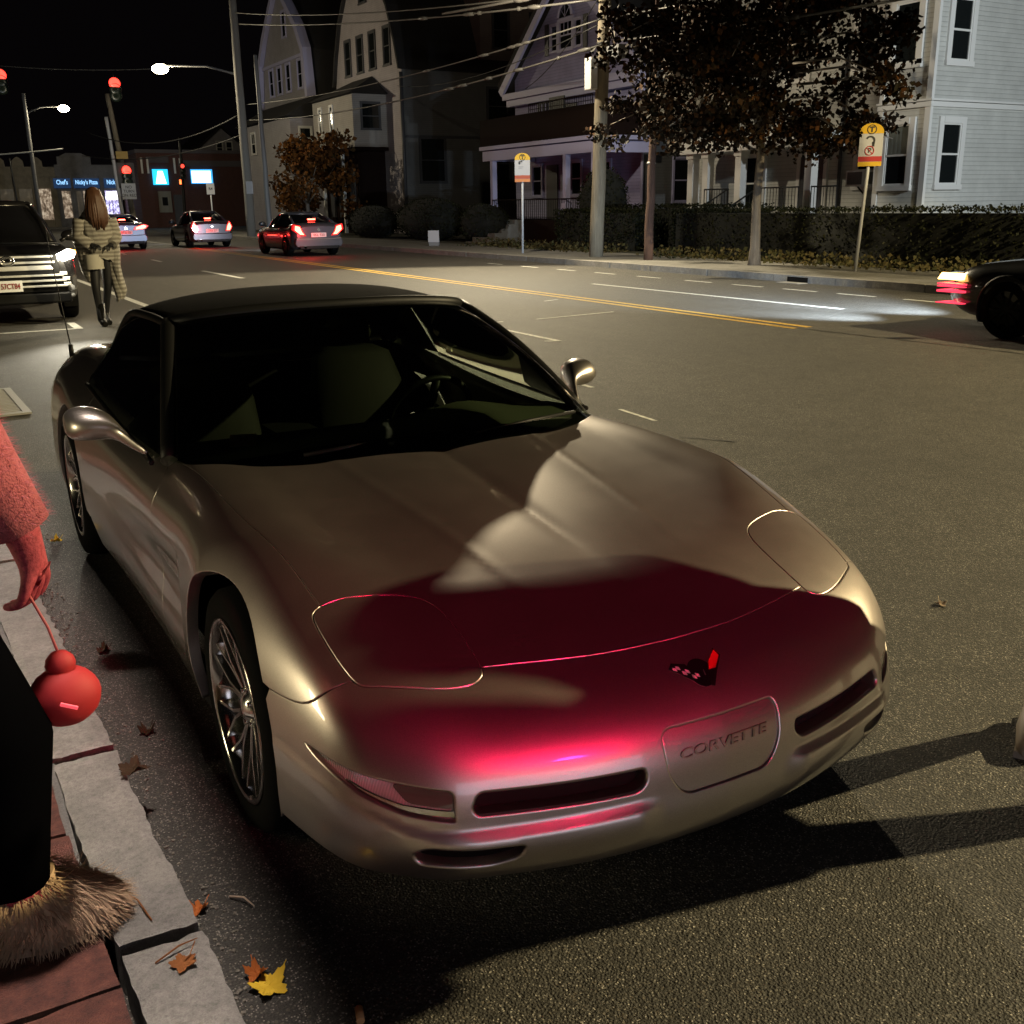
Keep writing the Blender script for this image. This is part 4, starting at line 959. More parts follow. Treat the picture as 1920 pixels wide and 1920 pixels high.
# --- row of shops across the junction
h = House('shop_row', (-6, 105, 0), 'low beige row of shops with scalloped parapet and lit blue shop signs', 'shop')
BEI = concrete('beige_stone', (.30, .26, .19), (.40, .35, .27), 3); GREYS = concrete('grey_stone', (.24, .24, .26), (.32, .32, .34), 3)
m = h.mb(); m.bb((-8, 105, 0), (11.0, 118, 5.4)); h.part(m, 'beige_wall', BEI)
m = h.mb(); m.bb((11.0, 104.95, 0), (16.6, 118, 5.6)); m.bb((11.3, 104.9, 5.6), (14.2, 105.4, 6.3)); m.prism([(11.5, 6.3), (14.0, 6.3), (13.4, 6.6), (12.1, 6.6)], 104.9, 105.4, 'Y'); h.part(m, 'grey_wall', GREYS)
m = h.mb()
for x in np.arange(-7.5, 11, 1.55): m.prism([(x-.5, 5.4), (x+.5, 5.4), (x+.45, 5.9), (x+.2, 6.15), (x, 6.25), (x-.2, 6.15), (x-.45, 5.9)], 104.85, 105.3, 'Y')
m.bb((-8, 104.85, 4.55), (11, 104.99, 4.75)); h.part(m, 'parapet', BEI)
for x in np.arange(-8, 11, 1.55): m = h.mb(); m.bb((x-.12, 104.8, .1), (x+.12, 104.98, 4.5)); h.part(m, 'pilaster', BEI)
def glowmat(name, c0, c1, st):
    m = mat(name, (.3, .28, .25), .5, emit=c1, es=st); v = coords(m, 'Object', (1.6, .2, .9)); n = noise(m, v, 2.2, 5, .75)
    L(m, ramp(m, n, [(.38, (0, 0, 0)), (.48, c0), (.62, c1)]), bsdf(m).inputs['Emission Color']); return m
GLOW = glowmat('shop_glow', (.30, .20, .13), (1, .82, .6), .55); GLOWW = glowmat('shop_glow_white', (.25, .22, .5), (.9, .9, 1), 1.8); GLOWD = glowmat('shop_glow_dim', (.1, .07, .04), (1, .75, .45), .05)
for i, x in enumerate(np.arange(-7.8, 10.5, 1.55)):
    m = h.mb(); m.bb((x+.1, 104.93, .8), (x+1.2, 104.985, 3.5)); h.part(m, 'shop_window', GLOW if i in (11,) else GLOWD)
for x0, x1, mt in ((11.35, 12.1, GLOW), (12.6, 13.1, GLOWD), (13.2, 13.7, GLOW), (13.95, 14.2, GLOWW), (14.4, 14.7, GLOW), (15.1, 16.3, GLOWW)):
    m = h.mb(); m.bb((x0, 104.89, .9), (x1, 104.945, 3.3)); h.part(m, 'shop_window', mt)
for x in (11.05, 12.3, 14.75): m = h.mb(); m.bb((x, 104.8, 0), (x+.3, 104.94, 4.6)); h.part(m, 'pier', GREYS)
BLUE = mat('sign_blue', (.01, .03, .09), .5, emit=(.02, .10, .30), es=.25); BLUET = mat('sign_letters', (.4, .7, 1), .5, emit=(.30, .62, 1.0), es=1.3)
for x0, x1, t in ((10.75, 12.2, "Chef's"), (12.45, 14.7, "Nicky's Pizza"), (15.1, 16.5, 'Nicky')):
    m = h.mb(); m.bb((x0, 104.72, 3.55), (x1, 104.79, 4.4)); s_ = h.part(m, 'shop_sign', BLUE)
    text_mesh('sign_lettering', t, .52 if len(t) > 8 else .55, BLUET, s_, frame(Vector(((x0+x1)/2, 104.71, 4.05))-h.b, (1, 0, 0), (0, 0, 1)), ext=.01, bold=.012, sx=.72)
m = h.mb(); m.bb((15.2, 104.80, 2.5), (16.2, 104.86, 3.2)); o = h.part(m, 'neon_sign', mat('neon_white', (1, .9, 1), .4, emit=(.9, .85, 1), es=3))
m = h.mb(); m.bb((14.0, 104.7, 2.35), (14.2, 104.78, 2.6)); h.part(m, 'violet_lamp', mat('violet_glow', (.4, .1, .9), .4, emit=(.4, .12, 1), es=6))
# ================================================================== poles, lamps, signals, signs, wires
def woodmat(name, c0, c1):
    m = mat(name, c0, .85); v = coords(m, 'Object', (9, 9, .7)); n = noise(m, v, 3, 8, .7); L(m, ramp(m, n, [(.3, c0), (.7, c1)]), bsdf(m).inputs['Base Color']); bump(m, n, .8, .03); return m
WOOD = woodmat('pole_wood', (.20, .165, .115), (.34, .29, .21)); WOODB = woodmat('brown_wood', (.055, .030, .022), (.11, .06, .045)); STEEL = mat('galvanised_steel', (.30, .31, .31), .5, .6); PALE = mat('pale_painted_steel', (.55, .56, .58), .5)
GREYP = mat('grey_painted_steel', (.20, .20, .20), .55)
def pole(name, label, base, top, r0, r1, m, cat='pole', n=14):
    o = empty(name, base, label=label, cat=cat); b = Vector(base); t = Vector(top)-b
    rnd = random.Random(len(name)); pts = [t*k/10+(Vector((rnd.uniform(-1, 1), rnd.uniform(-1, 1), 0))*.012 if 0 < k < 10 else Vector()) for k in range(11)]
    MB().tube(pts, [r0+(r1-r0)*k/10 for k in range(11)], n).build('shaft', m, o); return o
GALV = mat('grey_box', (.45, .45, .43), .5)
up = pole('utility_pole', 'thick weathered wooden utility pole by the far kerb with boxes and cables', (15.45, 23.55, .10), (15.42, 23.0, 10.5), .20, .145, WOOD)
b_ = up.location
m = MB(); m.M = Matrix.Translation(-b_); m.bb((15.00, 23.20, 4.50), (15.22, 23.52, 5.30)); m.build('meter_box', TRIM, up, bevel=.02)
m = MB(); m.M = Matrix.Translation(-b_); m.bb((15.25, 22.30, 5.2), (15.6, 22.86, 5.52)); m.build('junction_box', GREYP, up, bevel=.02)
m = MB(); m.M = Matrix.Translation(-b_)
for z in (5.45, 5.62, 6.2, 6.32): m.lathe([(.185, z), (.185, z+.05)], 16, 'Z', (15.43, 23.26, 0))
m.build('band', IRON, up)
m = MB(); m.M = Matrix.Translation(-b_); m.tube([(15.3, 23.05, 7.2), (14.0, 23.1, 7.45), (12.4, 23.25, 7.3), (11.9, 23.3, 7.15)], .035, 8); arm_ = m.build('lamp_arm', GREYP, up)
m = MB(); m.M = Matrix.Translation(-b_); m.box((11.6, 23.3, 7.1), (.7, .28, .13), taper=(.8, .7)); m.build('lamp_head', GREYP, arm_)
bp = pole('thin_pole', 'thin dark brown pole standing between the utility pole and the street tree', (15.42, 21.05, .10), (15.42, 20.95, 4.0), .125, .085, WOODB)
m = MB(); m.tube([(0, -.1, 3.85), (0, -.15, 9.8)], [.05, .035], 8); m.build('upper_shaft', WOODB, bp)
m = MB(); m.lathe([(.115, 2.42), (.12, 2.44), (.115, 2.48)], 14, 'Z', (0, -.04, 0)); m.build('collar', STEEL, bp)
def cobra(name, label, base, h_, tip, m, r=.2, power=300, col=(1, .86, .58), tilt=(0, 0)):
    o = pole(name, label, base, (base[0]+tilt[0], base[1]+tilt[1], h_), r, r*.75, m, 'street lamp')
    b = Vector(base); tp = Vector(tip); st_ = Vector((base[0]+tilt[0]*.75, base[1]+tilt[1]*.75, tp.z-.45))
    a = MB(); a.M = Matrix.Translation(-b); a.tube([st_, st_+(tp-st_)*.4+Vector((0, 0, .28)), st_+(tp-st_)*.8+Vector((0, 0, .18)), tp+Vector((0, 0, .08))], .05, 8); am = a.build('lamp_arm', GREYP, o)
    hd = MB(); hd.M = Matrix.Translation(-b); hd.box(tp+Vector((0, 0, .09)), (.8, .36, .16), taper=(.75, .7)); hd.build('lamp_head', GREYP, am)
    g2 = MB(); g2.M = Matrix.Translation(-b); g2.sphere(tp-Vector((0, 0, .03)), (.42, .36, .24)); g2.build('lamp_lens', mat('lamp_glow', (1, .9, .7), .4, emit=(1, .86, .58), es=60), am)
    lamp(name+'_light', 'POINT', tp-Vector((0, 0, .35)), power, col, .15); return o
cobra('street_lamp', 'nearer lit street lamp on a tall grey pole left of the houses', (14.35, 54.4, .1), 12.4, (11.06, 57, 8.5), mat('grey_wood', (.24, .23, .21), .8), .24, 1500)
cobra('street_lamp', 'farther lit street lamp, the smaller star left of the red signals', (7.26, 85, .1), 9.7, (9.85, 85, 8.78), GREYP, .17, 900)
pole('slim_pole', 'slim grey pole just right of the lamp pole, behind the stopped cars', (14.6, 51.9, .1), (14.55, 51.9, 8.7), .15, .09, GREYP)
pole('white_signal_pole', 'pale slanting signal pole left of the brown wooden one', (11.3, 74, .1), (10.95, 74, 7.4), .13, .10, PALE)
pole('wooden_pole', 'brown wooden pole close behind the pale signal pole', (12.4, 76, .1), (11.5, 76, 9.0), .2, .14, WOOD)
pole('short_far_pole', 'thin dark pole in front of the far beige shops', (6.2, 88, .1), (6.0, 88, 5.4), .08, .06, IRON)
# span wires and cables: each one hangs on its own
CABLE = mat('cable_black', (.03, .03, .03), .6); CABLEL = mat('cable_grey', (.10, .095, .085), .5)
def wire(label, a, b, sag, r=.018, m=None, name='cable', bits=0):
    a, b = Vector(a), Vector(b); mb = MB(); pts = [(a+(b-a)*t-Vector((0, 0, 4*sag*t*(1-t)))) for t in np.linspace(0, 1, 25)]; mb.tube(pts, r, 6)
    rnd = random.Random(int(a.z*100))
    for k in range(bits):
        t = rnd.uniform(.02, .35); p = a+(b-a)*t-Vector((0, 0, 4*sag*t*(1-t))); d = (b-a).normalized(); l_ = rnd.uniform(.15, .7); mb.tube([p-d*l_/2, p, p+d*l_/2], [r*1.6, r*2.3, r*1.6], 6)
    tag(mb.build(name, m or CABLEL), label, 'cable')
wire('upper telephone cable running left from the utility pole', (15.28, 23.1, 6.22), (14.6, 54.3, 6.65), .35, .022, bits=5)
wire('lower telephone cable with black splice cases left of the utility pole', (15.28, 23.1, 5.60), (14.6, 54.3, 5.9), .45, .026, bits=7)
wire('upper telephone cable running right from the utility pole', (15.28, 22.95, 6.22), (15.3, -8, 6.3), .5, .022, bits=3)
wire('lower telephone cable running right into the street tree', (15.28, 22.6, 5.62), (15.3, -8, 5.7), .6, .026, bits=4)
wire('lowest bright power cable crossing the top of the photo', (14.9, 22.9, 6.62), (14.5, 54.2, 10.4), .25, .03, m=CABLEL, bits=6)
wire('middle bright power cable crossing the top of the photo', (14.8, 22.9, 6.85), (14.4, 54.2, 10.9), .3, .025, m=CABLEL)
wire('thick insulated cable ending in a bracket above the gambrel roof', (14.5, 24, 6.95), (14.5, 31, 7.45), .02, .04, m=CABLEL, bits=4)
wire('service cable sloping to the gable house', (15.4, 23.3, 6.9), (21.9, 38.5, 6.2), .3, .014, m=CABLE)
wire('service cable sloping to the gambrel house', (15.3, 23.4, 6.1), (22.0, 52, 7.6), .5, .014, m=CABLE)
wire('thick black cable across the upper right corner', (15.9, 17.6, 6.2), (19.5, 9.0, 6.9), .05, .045, m=CABLE)
wire('upper span cable strung over the junction', (14.35, 55, 6.2), (9.0, 70, 6.2), 1.0, .03, m=CABLE)
wire('lower span cable strung over the junction', (14.35, 55, 5.2), (8.9, 72, 4.9), .6, .03, m=CABLE)
wire('signal span wire holding the red lights', (2.0, 70, 9.9), (14.6, 68, 9.9), .3, .025, m=CABLE)
wire('pale guy cable at the far left', (-2, 84, 5.0), (9.3, 84, 5.9), .1, .05, m=mat('bright_cable', (.6, .6, .55), .5))
# traffic signals
SIGB = mat('signal_black', (.015, .015, .015), .5); SIGY = mat('signal_yellow', (.42, .26, .03), .5)
REDL = mat('red_lens_lit', (1, .05, .03), .3, emit=(1, .035, .022), es=5.5); REDS = mat('red_lens_soft', (1, .05, .03), .3, emit=(1, .05, .03), es=3); OFFL = mat('lens_off', (.02, .03, .02), .3)
def signal(loc, label, body=SIGB, lit=REDL, r=.16, back=False, n=3, dim=1.0):
    o = empty('traffic_signal', loc, label=label, cat='traffic light'); m = MB()
    m.bb((-.19, 0, -.36*(n-1)-.2), (.19, .2, .2)); m.build('housing', body, o, bevel=.02)
    if back: m = MB(); m.bb((-.55, .21, -1.1), (.55, .24, .5)); m.build('backplate', body, o)
    for k in range(n):
        m = MB(); m.lathe([(.0, -.03), (r*.6, -.022), (r, 0), (r, .01)], 20, 'Y', (0, -.005, -.36*k)); m.build('lens', lit if k == 0 else OFFL, o)
        m = MB(); rg = [[(rr*math.cos(a), yy, -.36*k+rr*math.sin(a)) for a in np.linspace(R(-20), R(200), 14)] for rr, yy in ((r+.02, 0), (r+.02, -.22), (r+.012, -.22), (r+.012, 0))]; m.loft(rg, False, False); m.build('visor', body, o)
    m = MB(); m.cyl((0, .1, .2), (0, .1, .62), .025); m.build('hanger', IRON, o)
    return o
signal((10.95, 69.7, 9.0), 'red overhead signal above the middle of the junction', r=.34)
signal((4.62, 69.7, 9.2), 'red overhead signal cut off by the left edge', r=.34)
s2 = signal((11.75, 73.6, 4.07), 'red kerbside signal under a small yellow sign on the pale pole', r=.30, back=True)
m = MB(); m.box((-.15, .1, .95), (.75, .04, .5)); m.build('yellow_board', SIGY, s2)
signal((16.85, 80, 4.6), 'dim red signal pair on the dark pole before the bank', lit=REDS, r=.14)
pole('dark_signal_pole', 'dark pole with a yellow cap in front of the bank signs', (16.7, 80.2, .1), (16.9, 80.2, 6.6), .12, .1, SIGB)
ps = empty('walk_signal', (16.55, 79.8, 3.45), label='pedestrian signal glowing an orange hand below the dim red signal', cat='traffic light')
m = MB(); m.bb((-.2, 0, -.25), (.2, .15, .25)); m.build('housing', SIGB, ps); m = MB(); m.bb((-.07, -.01, -.12), (.07, -.002, .12))
for k in range(4): m.bb((-.07+.038*k, -.01, .12), (-.045+.038*k, -.002, .2))
m.build('hand_symbol', mat('orange_glow', (1, .2, .03), .4, emit=(1, .13, .03), es=5), ps)
# signs
SIGNW = mat('sign_white', (.46, .46, .48), .5); SIGNT = mat('sign_black_ink', (.03, .03, .03), .6); SGY = mat('sign_yellow', (.66, .40, .02), .45); SGR = mat('sign_red', (.42, .03, .03), .5); SGO = mat('sign_orange', (.60, .22, .06), .5)
def flat_sign(name, loc, label, w_, h_, txt, m=SIGNW, size=.13, post=None, ang=0.0):
    o = empty(name, loc, ang, label=label, cat='sign'); b = MB(); b.bb((-w_/2, 0, -h_/2), (w_/2, .02, h_/2)); pl = b.build('plate', m, o, bevel=.004)
    if txt: text_mesh('lettering', txt, size, SIGNT, pl, frame((0, -.003, 0), (1, 0, 0), (0, 0, 1)), ext=.002, bold=.004)
    if post: q = MB(); q.cyl((0, .05, post), (0, .05, h_/2), .035); q.build('post', PALE, o)
    return o
flat_sign('turn_sign', (11.72, 73.3, 2.75), 'white sign reading NO TURN ON RED under the kerbside signal', .9, 1.0, 'NO\nTURN\nON RED', size=.26)
flat_sign('side_sign', (13.8, 60, 2.65), 'small white sign on a post above the middle stopped car', .45, .6, 'R4', size=.2, post=-2.55)
flat_sign('pole_plate', (14.36, 54.1, 2.6), 'small white plate strapped to the nearer lamp pole', .35, .62, '', size=.1)
def bus_stop(base, ang, label, red, big):
    o = empty('bus_stop_sign', base, ang, label=label, cat='sign')
    lean = .13 if big else 0.02
    q = MB(); q.tube([(0, 0, 0), (lean, .0, 2.9)], .034, 8); q.build('post', PALE, o)
    W_, z0, z1 = .23, 2.10, 2.93; cx = lean*.85
    def outline(k=1.0): return [(-W_*k, z0), (W_*k, z0), (W_*k, z1-.16)]+[(W_*k*math.cos(a), z1-.16+.16*math.sin(a)) for a in np.linspace(0, PI, 13)[1:-1]]+[(-W_*k, z1-.16)]
    b = MB(); b.M = Matrix.Translation((cx, 0, 0)); b.prism(outline(), -.055, -.035, 'Y'); pl = b.build('panel', SIGNW, o)
    b = MB(); b.M = Matrix.Translation((cx, 0, 0)); b.prism([(-W_, z1-.20), (W_, z1-.20), (W_, z1-.16)]+[(W_*math.cos(a), z1-.16+.16*math.sin(a)) for a in np.linspace(0, PI, 13)[1:-1]]+[(-W_, z1-.16)], -.060, -.0555, 'Y'); b.build('yellow_top', SGY, pl)
    b = MB(); b.M = Matrix.Translation((cx, 0, 0)); b.tube([(.085*math.cos(a), -.062, z1-.12+.085*math.sin(a)) for a in np.linspace(0, 2*PI, 22)], .009, 5, False); b.bb((-.05, -.066, z1-.09), (.05, -.061, z1-.065)); b.bb((-.014, -.066, z1-.175), (.014, -.061, z1-.0655)); b.build('round_emblem', SIGNT, pl)
    b = MB(); b.M = Matrix.Translation((cx, 0, 0)); b.bb((-W_, -.060, z0+.09), (W_, -.0555, z0+.19)); b.build('red_band', SGR if red else mat('sign_redorange', (.42, .08, .03), .5), pl)
    b = MB(); b.M = Matrix.Translation((cx, 0, 0)); b.bb((-W_, -.060, z0), (W_, -.0555, z0+.085)); b.build('lower_band', SGY if red else SGO, pl)
    if big:
        b = MB(); b.M = Matrix.Translation((cx, 0, 0)); b.prism([(-.02+.10*math.cos(a), z1-.34+.10*math.sin(a)) for a in np.linspace(-.9, 2.6, 14)]+[(-.02+.06*math.cos(a), z1-.345+.07*math.sin(a)) for a in np.linspace(2.6, -.9, 14)], -.060, -.0555, 'Y'); b.bb((.02, -.060, z1-.45), (.07, -.0555, z1-.36)); b.build('bus_picture', SIGNT, pl)
        b = MB(); b.M = Matrix.Translation((cx, 0, 0)); b.tube([(-.02+.085*math.cos(a), -.058, z0+.30+.085*math.sin(a)) for a in np.linspace(0, 2*PI, 22)], .011, 5, False); b.tube([(-.08, -.058, z0+.36), (.04, -.058, z0+.24)], .009, 5); b.build('no_parking_ring', SGR, pl)
        text_mesh('no_parking_letter', 'P', .13, SIGNT, pl, frame((cx-.02, -.057, z0+.30), (1, 0, 0), (0, 0, 1)), ext=.001, bold=.004)
    else:
        text_mesh('route_number', '69', .12, SIGNT, pl, frame((cx-.06, -.057, z1-.28), (1, 0, 0), (0, 0, 1)), ext=.001, bold=.008)
        b = MB(); b.M = Matrix.Translation((cx, 0, 0)); b.bb((-.12, -.060, z1-.40), (.03, -.0555, z1-.385)); b.bb((-.12, -.060, z1-.44), (.0, -.0555, z1-.425)); b.build('small_print', mat('sign_grey', (.3, .3, .32), .6), pl)
    return o
bus_stop((15.01, 26.94, .13), R(-30), 'distant bus stop sign with a yellow top left of the utility pole', False, False)
bus_stop((15.88, 14.40, .135), R(-46), 'leaning bus stop sign with a no parking symbol in front of the pale house', True, True)
ys_ = flat_sign('yard_sign', (15.6, 34.6, .48), 'small white box like sign on the pavement before the clipped bushes', .42, .42, '', m=SIGNW, ang=R(-40)); m = MB(); m.bb((-.19, .02, -.34), (.19, .16, -.2)); m.build('foot', GREYP, ys_)

# ================================================================== trees and hedges
def leafmat(name, cols, rough=.75):
    m = mat(name, cols[0], rough, spec=.12); oi = N(m, 'ShaderNodeNewGeometry'); L(m, ramp(m, oi.outputs['Random Per Island'], [(i/(len(cols)-1), c) for i, c in enumerate(cols)]), bsdf(m).inputs['Base Color']); return m
def leaves(name, P, size, m, parent, seed=1, up=.3, droop=0.0, kind=None):
    rng = np.random.default_rng(seed); n = len(P); P = np.asarray(P, float)
    a = rng.normal(size=(n, 3)); a[:, 2] -= droop; a /= np.linalg.norm(a, axis=1, keepdims=True)
    b = rng.normal(size=(n, 3)); b -= (b*a).sum(1, keepdims=True)*a; b /= np.linalg.norm(b, axis=1, keepdims=True); c = np.cross(a, b)
    s = size*rng.uniform(.6, 1.3, (n, 1)); w_ = s*.42
    V = np.stack([P-a*s*.5, P-b*w_+c*s*.08, P+a*s*.55, P+b*w_+c*s*.08], 1).reshape(-1, 3)
    if parent is not None: V = V-np.array(parent.location)
    me = bpy.data.meshes.new(name); me.vertices.add(4*n); me.vertices.foreach_set('co', V.ravel()); me.loops.add(4*n); me.loops.foreach_set('vertex_index', np.arange(4*n)); me.polygons.add(n)
    me.polygons.foreach_set('loop_start', np.arange(n)*4); me.polygons.foreach_set('loop_total', np.full(n, 4)); me.update(calc_edges=True); me.materials.append(m)
    o = bpy.data.objects.new(name, me); COL.objects.link(o)
    if parent is not None: o.parent = parent
    return o
def blob(rng, c, r, n, shell=.55):
    d = rng.normal(size=(n, 3)); d /= np.linalg.norm(d, axis=1, keepdims=True); k = rng.uniform(shell, 1.0, (n, 1))**.7; return np.array(c)+d*k*np.array(r)
LEAF_M = leafmat('maple_leaves', [(.007, .005, .002), (.018, .009, .004), (.008, .007, .003), (.075, .030, .009)])
tr = empty('street_tree', (15.82, 17.44, .13), label='broad dark maple on the far pavement spreading in front of the pale house', cat='tree')
m = MB(); m.tube([(0, 0, 0), (.02, .02, .4), (0, .03, 1.4), (.03, 0, 2.5), (.0, .05, 3.6), (.05, 0, 5.5), (0, 0, 7.5)], [.165, .12, .10, .092, .085, .06, .03], 12)
rng = np.random.default_rng(3); cl = []
for k in range(46):
    a = rng.uniform(0, 2*PI); z = rng.uniform(2.5, 7.8); ln = (2.4+1.9*math.sin(min(1, (z-2.1)/3.2)*PI*.5+.35))*rng.uniform(.65, 1.15)*(1 if z < 6 else .7); up_ = rng.uniform(-.15, .75)
    d = Vector((math.cos(a)*.78, math.sin(a)*.88, up_)); s0 = Vector((0, 0, z-.3)); p = [s0, s0+d*ln*.35+Vector((0, 0, .25)), s0+d*ln*.7+Vector((0, 0, .22)), s0+d*ln+Vector((0, 0, -.25))]
    m.tube(p, [.05, .035, .022, .008], 6)
    for q in range(8): t = .30+.74*q/7; cl.append((tuple(s0+d*ln*t+Vector((rng.normal()*.3, rng.normal()*.3, .12-.3*max(0, t-.6)+rng.normal()*.18))), .62 if t < .85 else .45))
for y_, z_ in ((3.7, 4.15), (4.2, 4.0), (3.3, 4.4), (3.3, 3.4), (3.0, 3.0), (3.1, 2.75), (-4.0, 3.6), (-4.4, 3.35), (-3.6, 3.8), (-3.2, 3.1), (-2.9, 2.7)):
    cl.append(((-.3+rng.normal()*.2, y_, z_), .40)); m.tube([(0, y_*.25, z_+.5), (-.15, y_*.65, z_+.45), (-.3, y_, z_)], [.03, .02, .008], 5)
m.build('trunk', woodmat('bark', (.12, .10, .085), (.26, .23, .20)), tr)
pts = np.concatenate([blob(rng, np.array(c)+np.array(tr.location), (r, r, r*.62), 125 if r > .5 else 90, .10) for c, r in cl])
leaves('crown', pts, .125, LEAF_M, tr, 4, droop=.5)
HEDM = leafmat('hedge_leaves', [(.006, .008, .003), (.012, .014, .005), (.018, .018, .006)], .6); HEDC = mat('hedge_core', (.004, .005, .003), .95)
def hedge(label, x0, x1, y0, y1, h_, n, seed, base=None, rnd=False, name='hedge', cat='hedge'):
    c = ((x0+x1)/2, (y0+y1)/2, .12); o = empty(name, c, label=label, cat=cat); rng = np.random.default_rng(seed)
    hx, hy = (x1-x0)/2, (y1-y0)/2; mb = MB()
    if rnd: mb.sphere((0, 0, h_*.5), (hx*.88, hy*.92, h_*.5), 16, 10)
    else: mb.box((0, 0, h_/2-.02), (2*hx-.18, 2*hy-.18, h_-.14))
    mb.build('core', HEDC, o)
    if rnd:
        d = rng.normal(size=(n, 3)); d /= np.linalg.norm(d, axis=1, keepdims=True); d = np.sign(d)*np.abs(d)**.8; d /= np.linalg.norm(d, axis=1, keepdims=True)
        P = d*np.array([hx, hy, h_*.52])*rng.uniform(.86, 1.03, (n, 1))+np.array([0, 0, h_*.5])
    else:
        f = rng.integers(0, 3, n); u = rng.uniform(-1, 1, (n, 3)); P = u*np.array([hx, hy, h_/2])
        P[:, 0] = np.where(f != 1, np.where(f == 0, -hx, P[:, 0]), P[:, 0]); P[:, 2] = np.where(f == 1, h_/2, P[:, 2]); P[:, 1] = np.where(f == 2, np.where(rng.uniform(size=n) < .5, hy, -hy), P[:, 1])
        ins = .10*np.clip(-P[:, 2]/(h_/2), 0, 1); P[:, 0] += ins; P += rng.normal(size=(n, 3))*.035; P[:, 2] += h_/2; P[:, 0] += .05*np.sin(P[:, 1]*2.1)+.04*np.sin(P[:, 1]*5.3+P[:, 2]*4)
    leaves('foliage', P+np.array(c), .065, HEDM, o, seed+9); return o
hedge('long clipped hedge in front of the pale clapboard house', 17.75, 18.7, -3.0, 23.1, 1.24, 15000, 11)
hedge('clipped hedge block behind the utility pole', 17.75, 18.7, 24.9, 29.4, 1.24, 6000, 12)
hedge('low dark hedge along the driveway behind the thin brown pole', 18.9, 20.5, 21.8, 29, 1.35, 4000, 13)
hedge('big rounded bush, the widest of the clump left of the steps', 17.2, 19.4, 37.7, 43.5, 1.75, 4500, 14, rnd=True, name='bush', cat='bush')
hedge('rounded bush at the left end of the clump beside the stopped cars', 17.0, 18.8, 43.6, 48.8, 1.5, 3000, 15, rnd=True, name='bush', cat='bush')
hedge('dark bush between the wide bush and the porch steps', 17.8, 19.4, 34.6, 37.9, 1.5, 2200, 16, rnd=True, name='bush', cat='bush')
hedge('tall dark shrub at the right corner of the gable house porch', 18.6, 20.2, 27.9, 30.1, 2.6, 2600, 17, rnd=True, name='shrub', cat='bush')
ot = empty('orange_tree', (18.6, 57.5, .13), label='small orange leaved tree in front of the pointed house', cat='tree')
m = MB(); m.tube([(0, 0, 0), (0, .1, 2), (.1, 0, 4.5)], [.14, .1, .04], 8)
for a in range(7): m.tube([(0, .1, 1.6), (math.cos(a*.9)*1.0, math.sin(a*.9)*1.6, 2.8), (math.cos(a*.9)*1.5, math.sin(a*.9)*2.8, 3.6)], [.05, .03, .01], 5)
m.build('trunk', MATS['bark'], ot); rng = np.random.default_rng(8)
pts = np.concatenate([blob(rng, (18.6+rng.normal()*.9, 57.8+rng.normal()*2.6, rng.uniform(1.3, 5.0)), (.8, 1.1, .7), 130, .2) for k in range(34)])
leaves('crown', pts, .24, leafmat('orange_leaves', [(.10, .035, .008), (.05, .025, .008), (.16, .06, .012), (.03, .02, .006)]), ot, 5)
# weeds and fallen leaves along the foot of the far hedge
rng = np.random.default_rng(21); n = 5000; P = np.stack([rng.uniform(17.0, 17.8, n)-rng.uniform(0, 1, n)**3*.9, rng.uniform(4, 34, n), .15+rng.uniform(0, 1, n)**3*.25], 1)
P = P[~((P[:, 1] > 22.9) & (P[:, 1] < 24.9))]
tag(leaves('ground_cover', P, .10, leafmat('weed_leaves', [(.05, .05, .02), (.09, .07, .03), (.03, .035, .015)]), None, 22), kind='stuff')
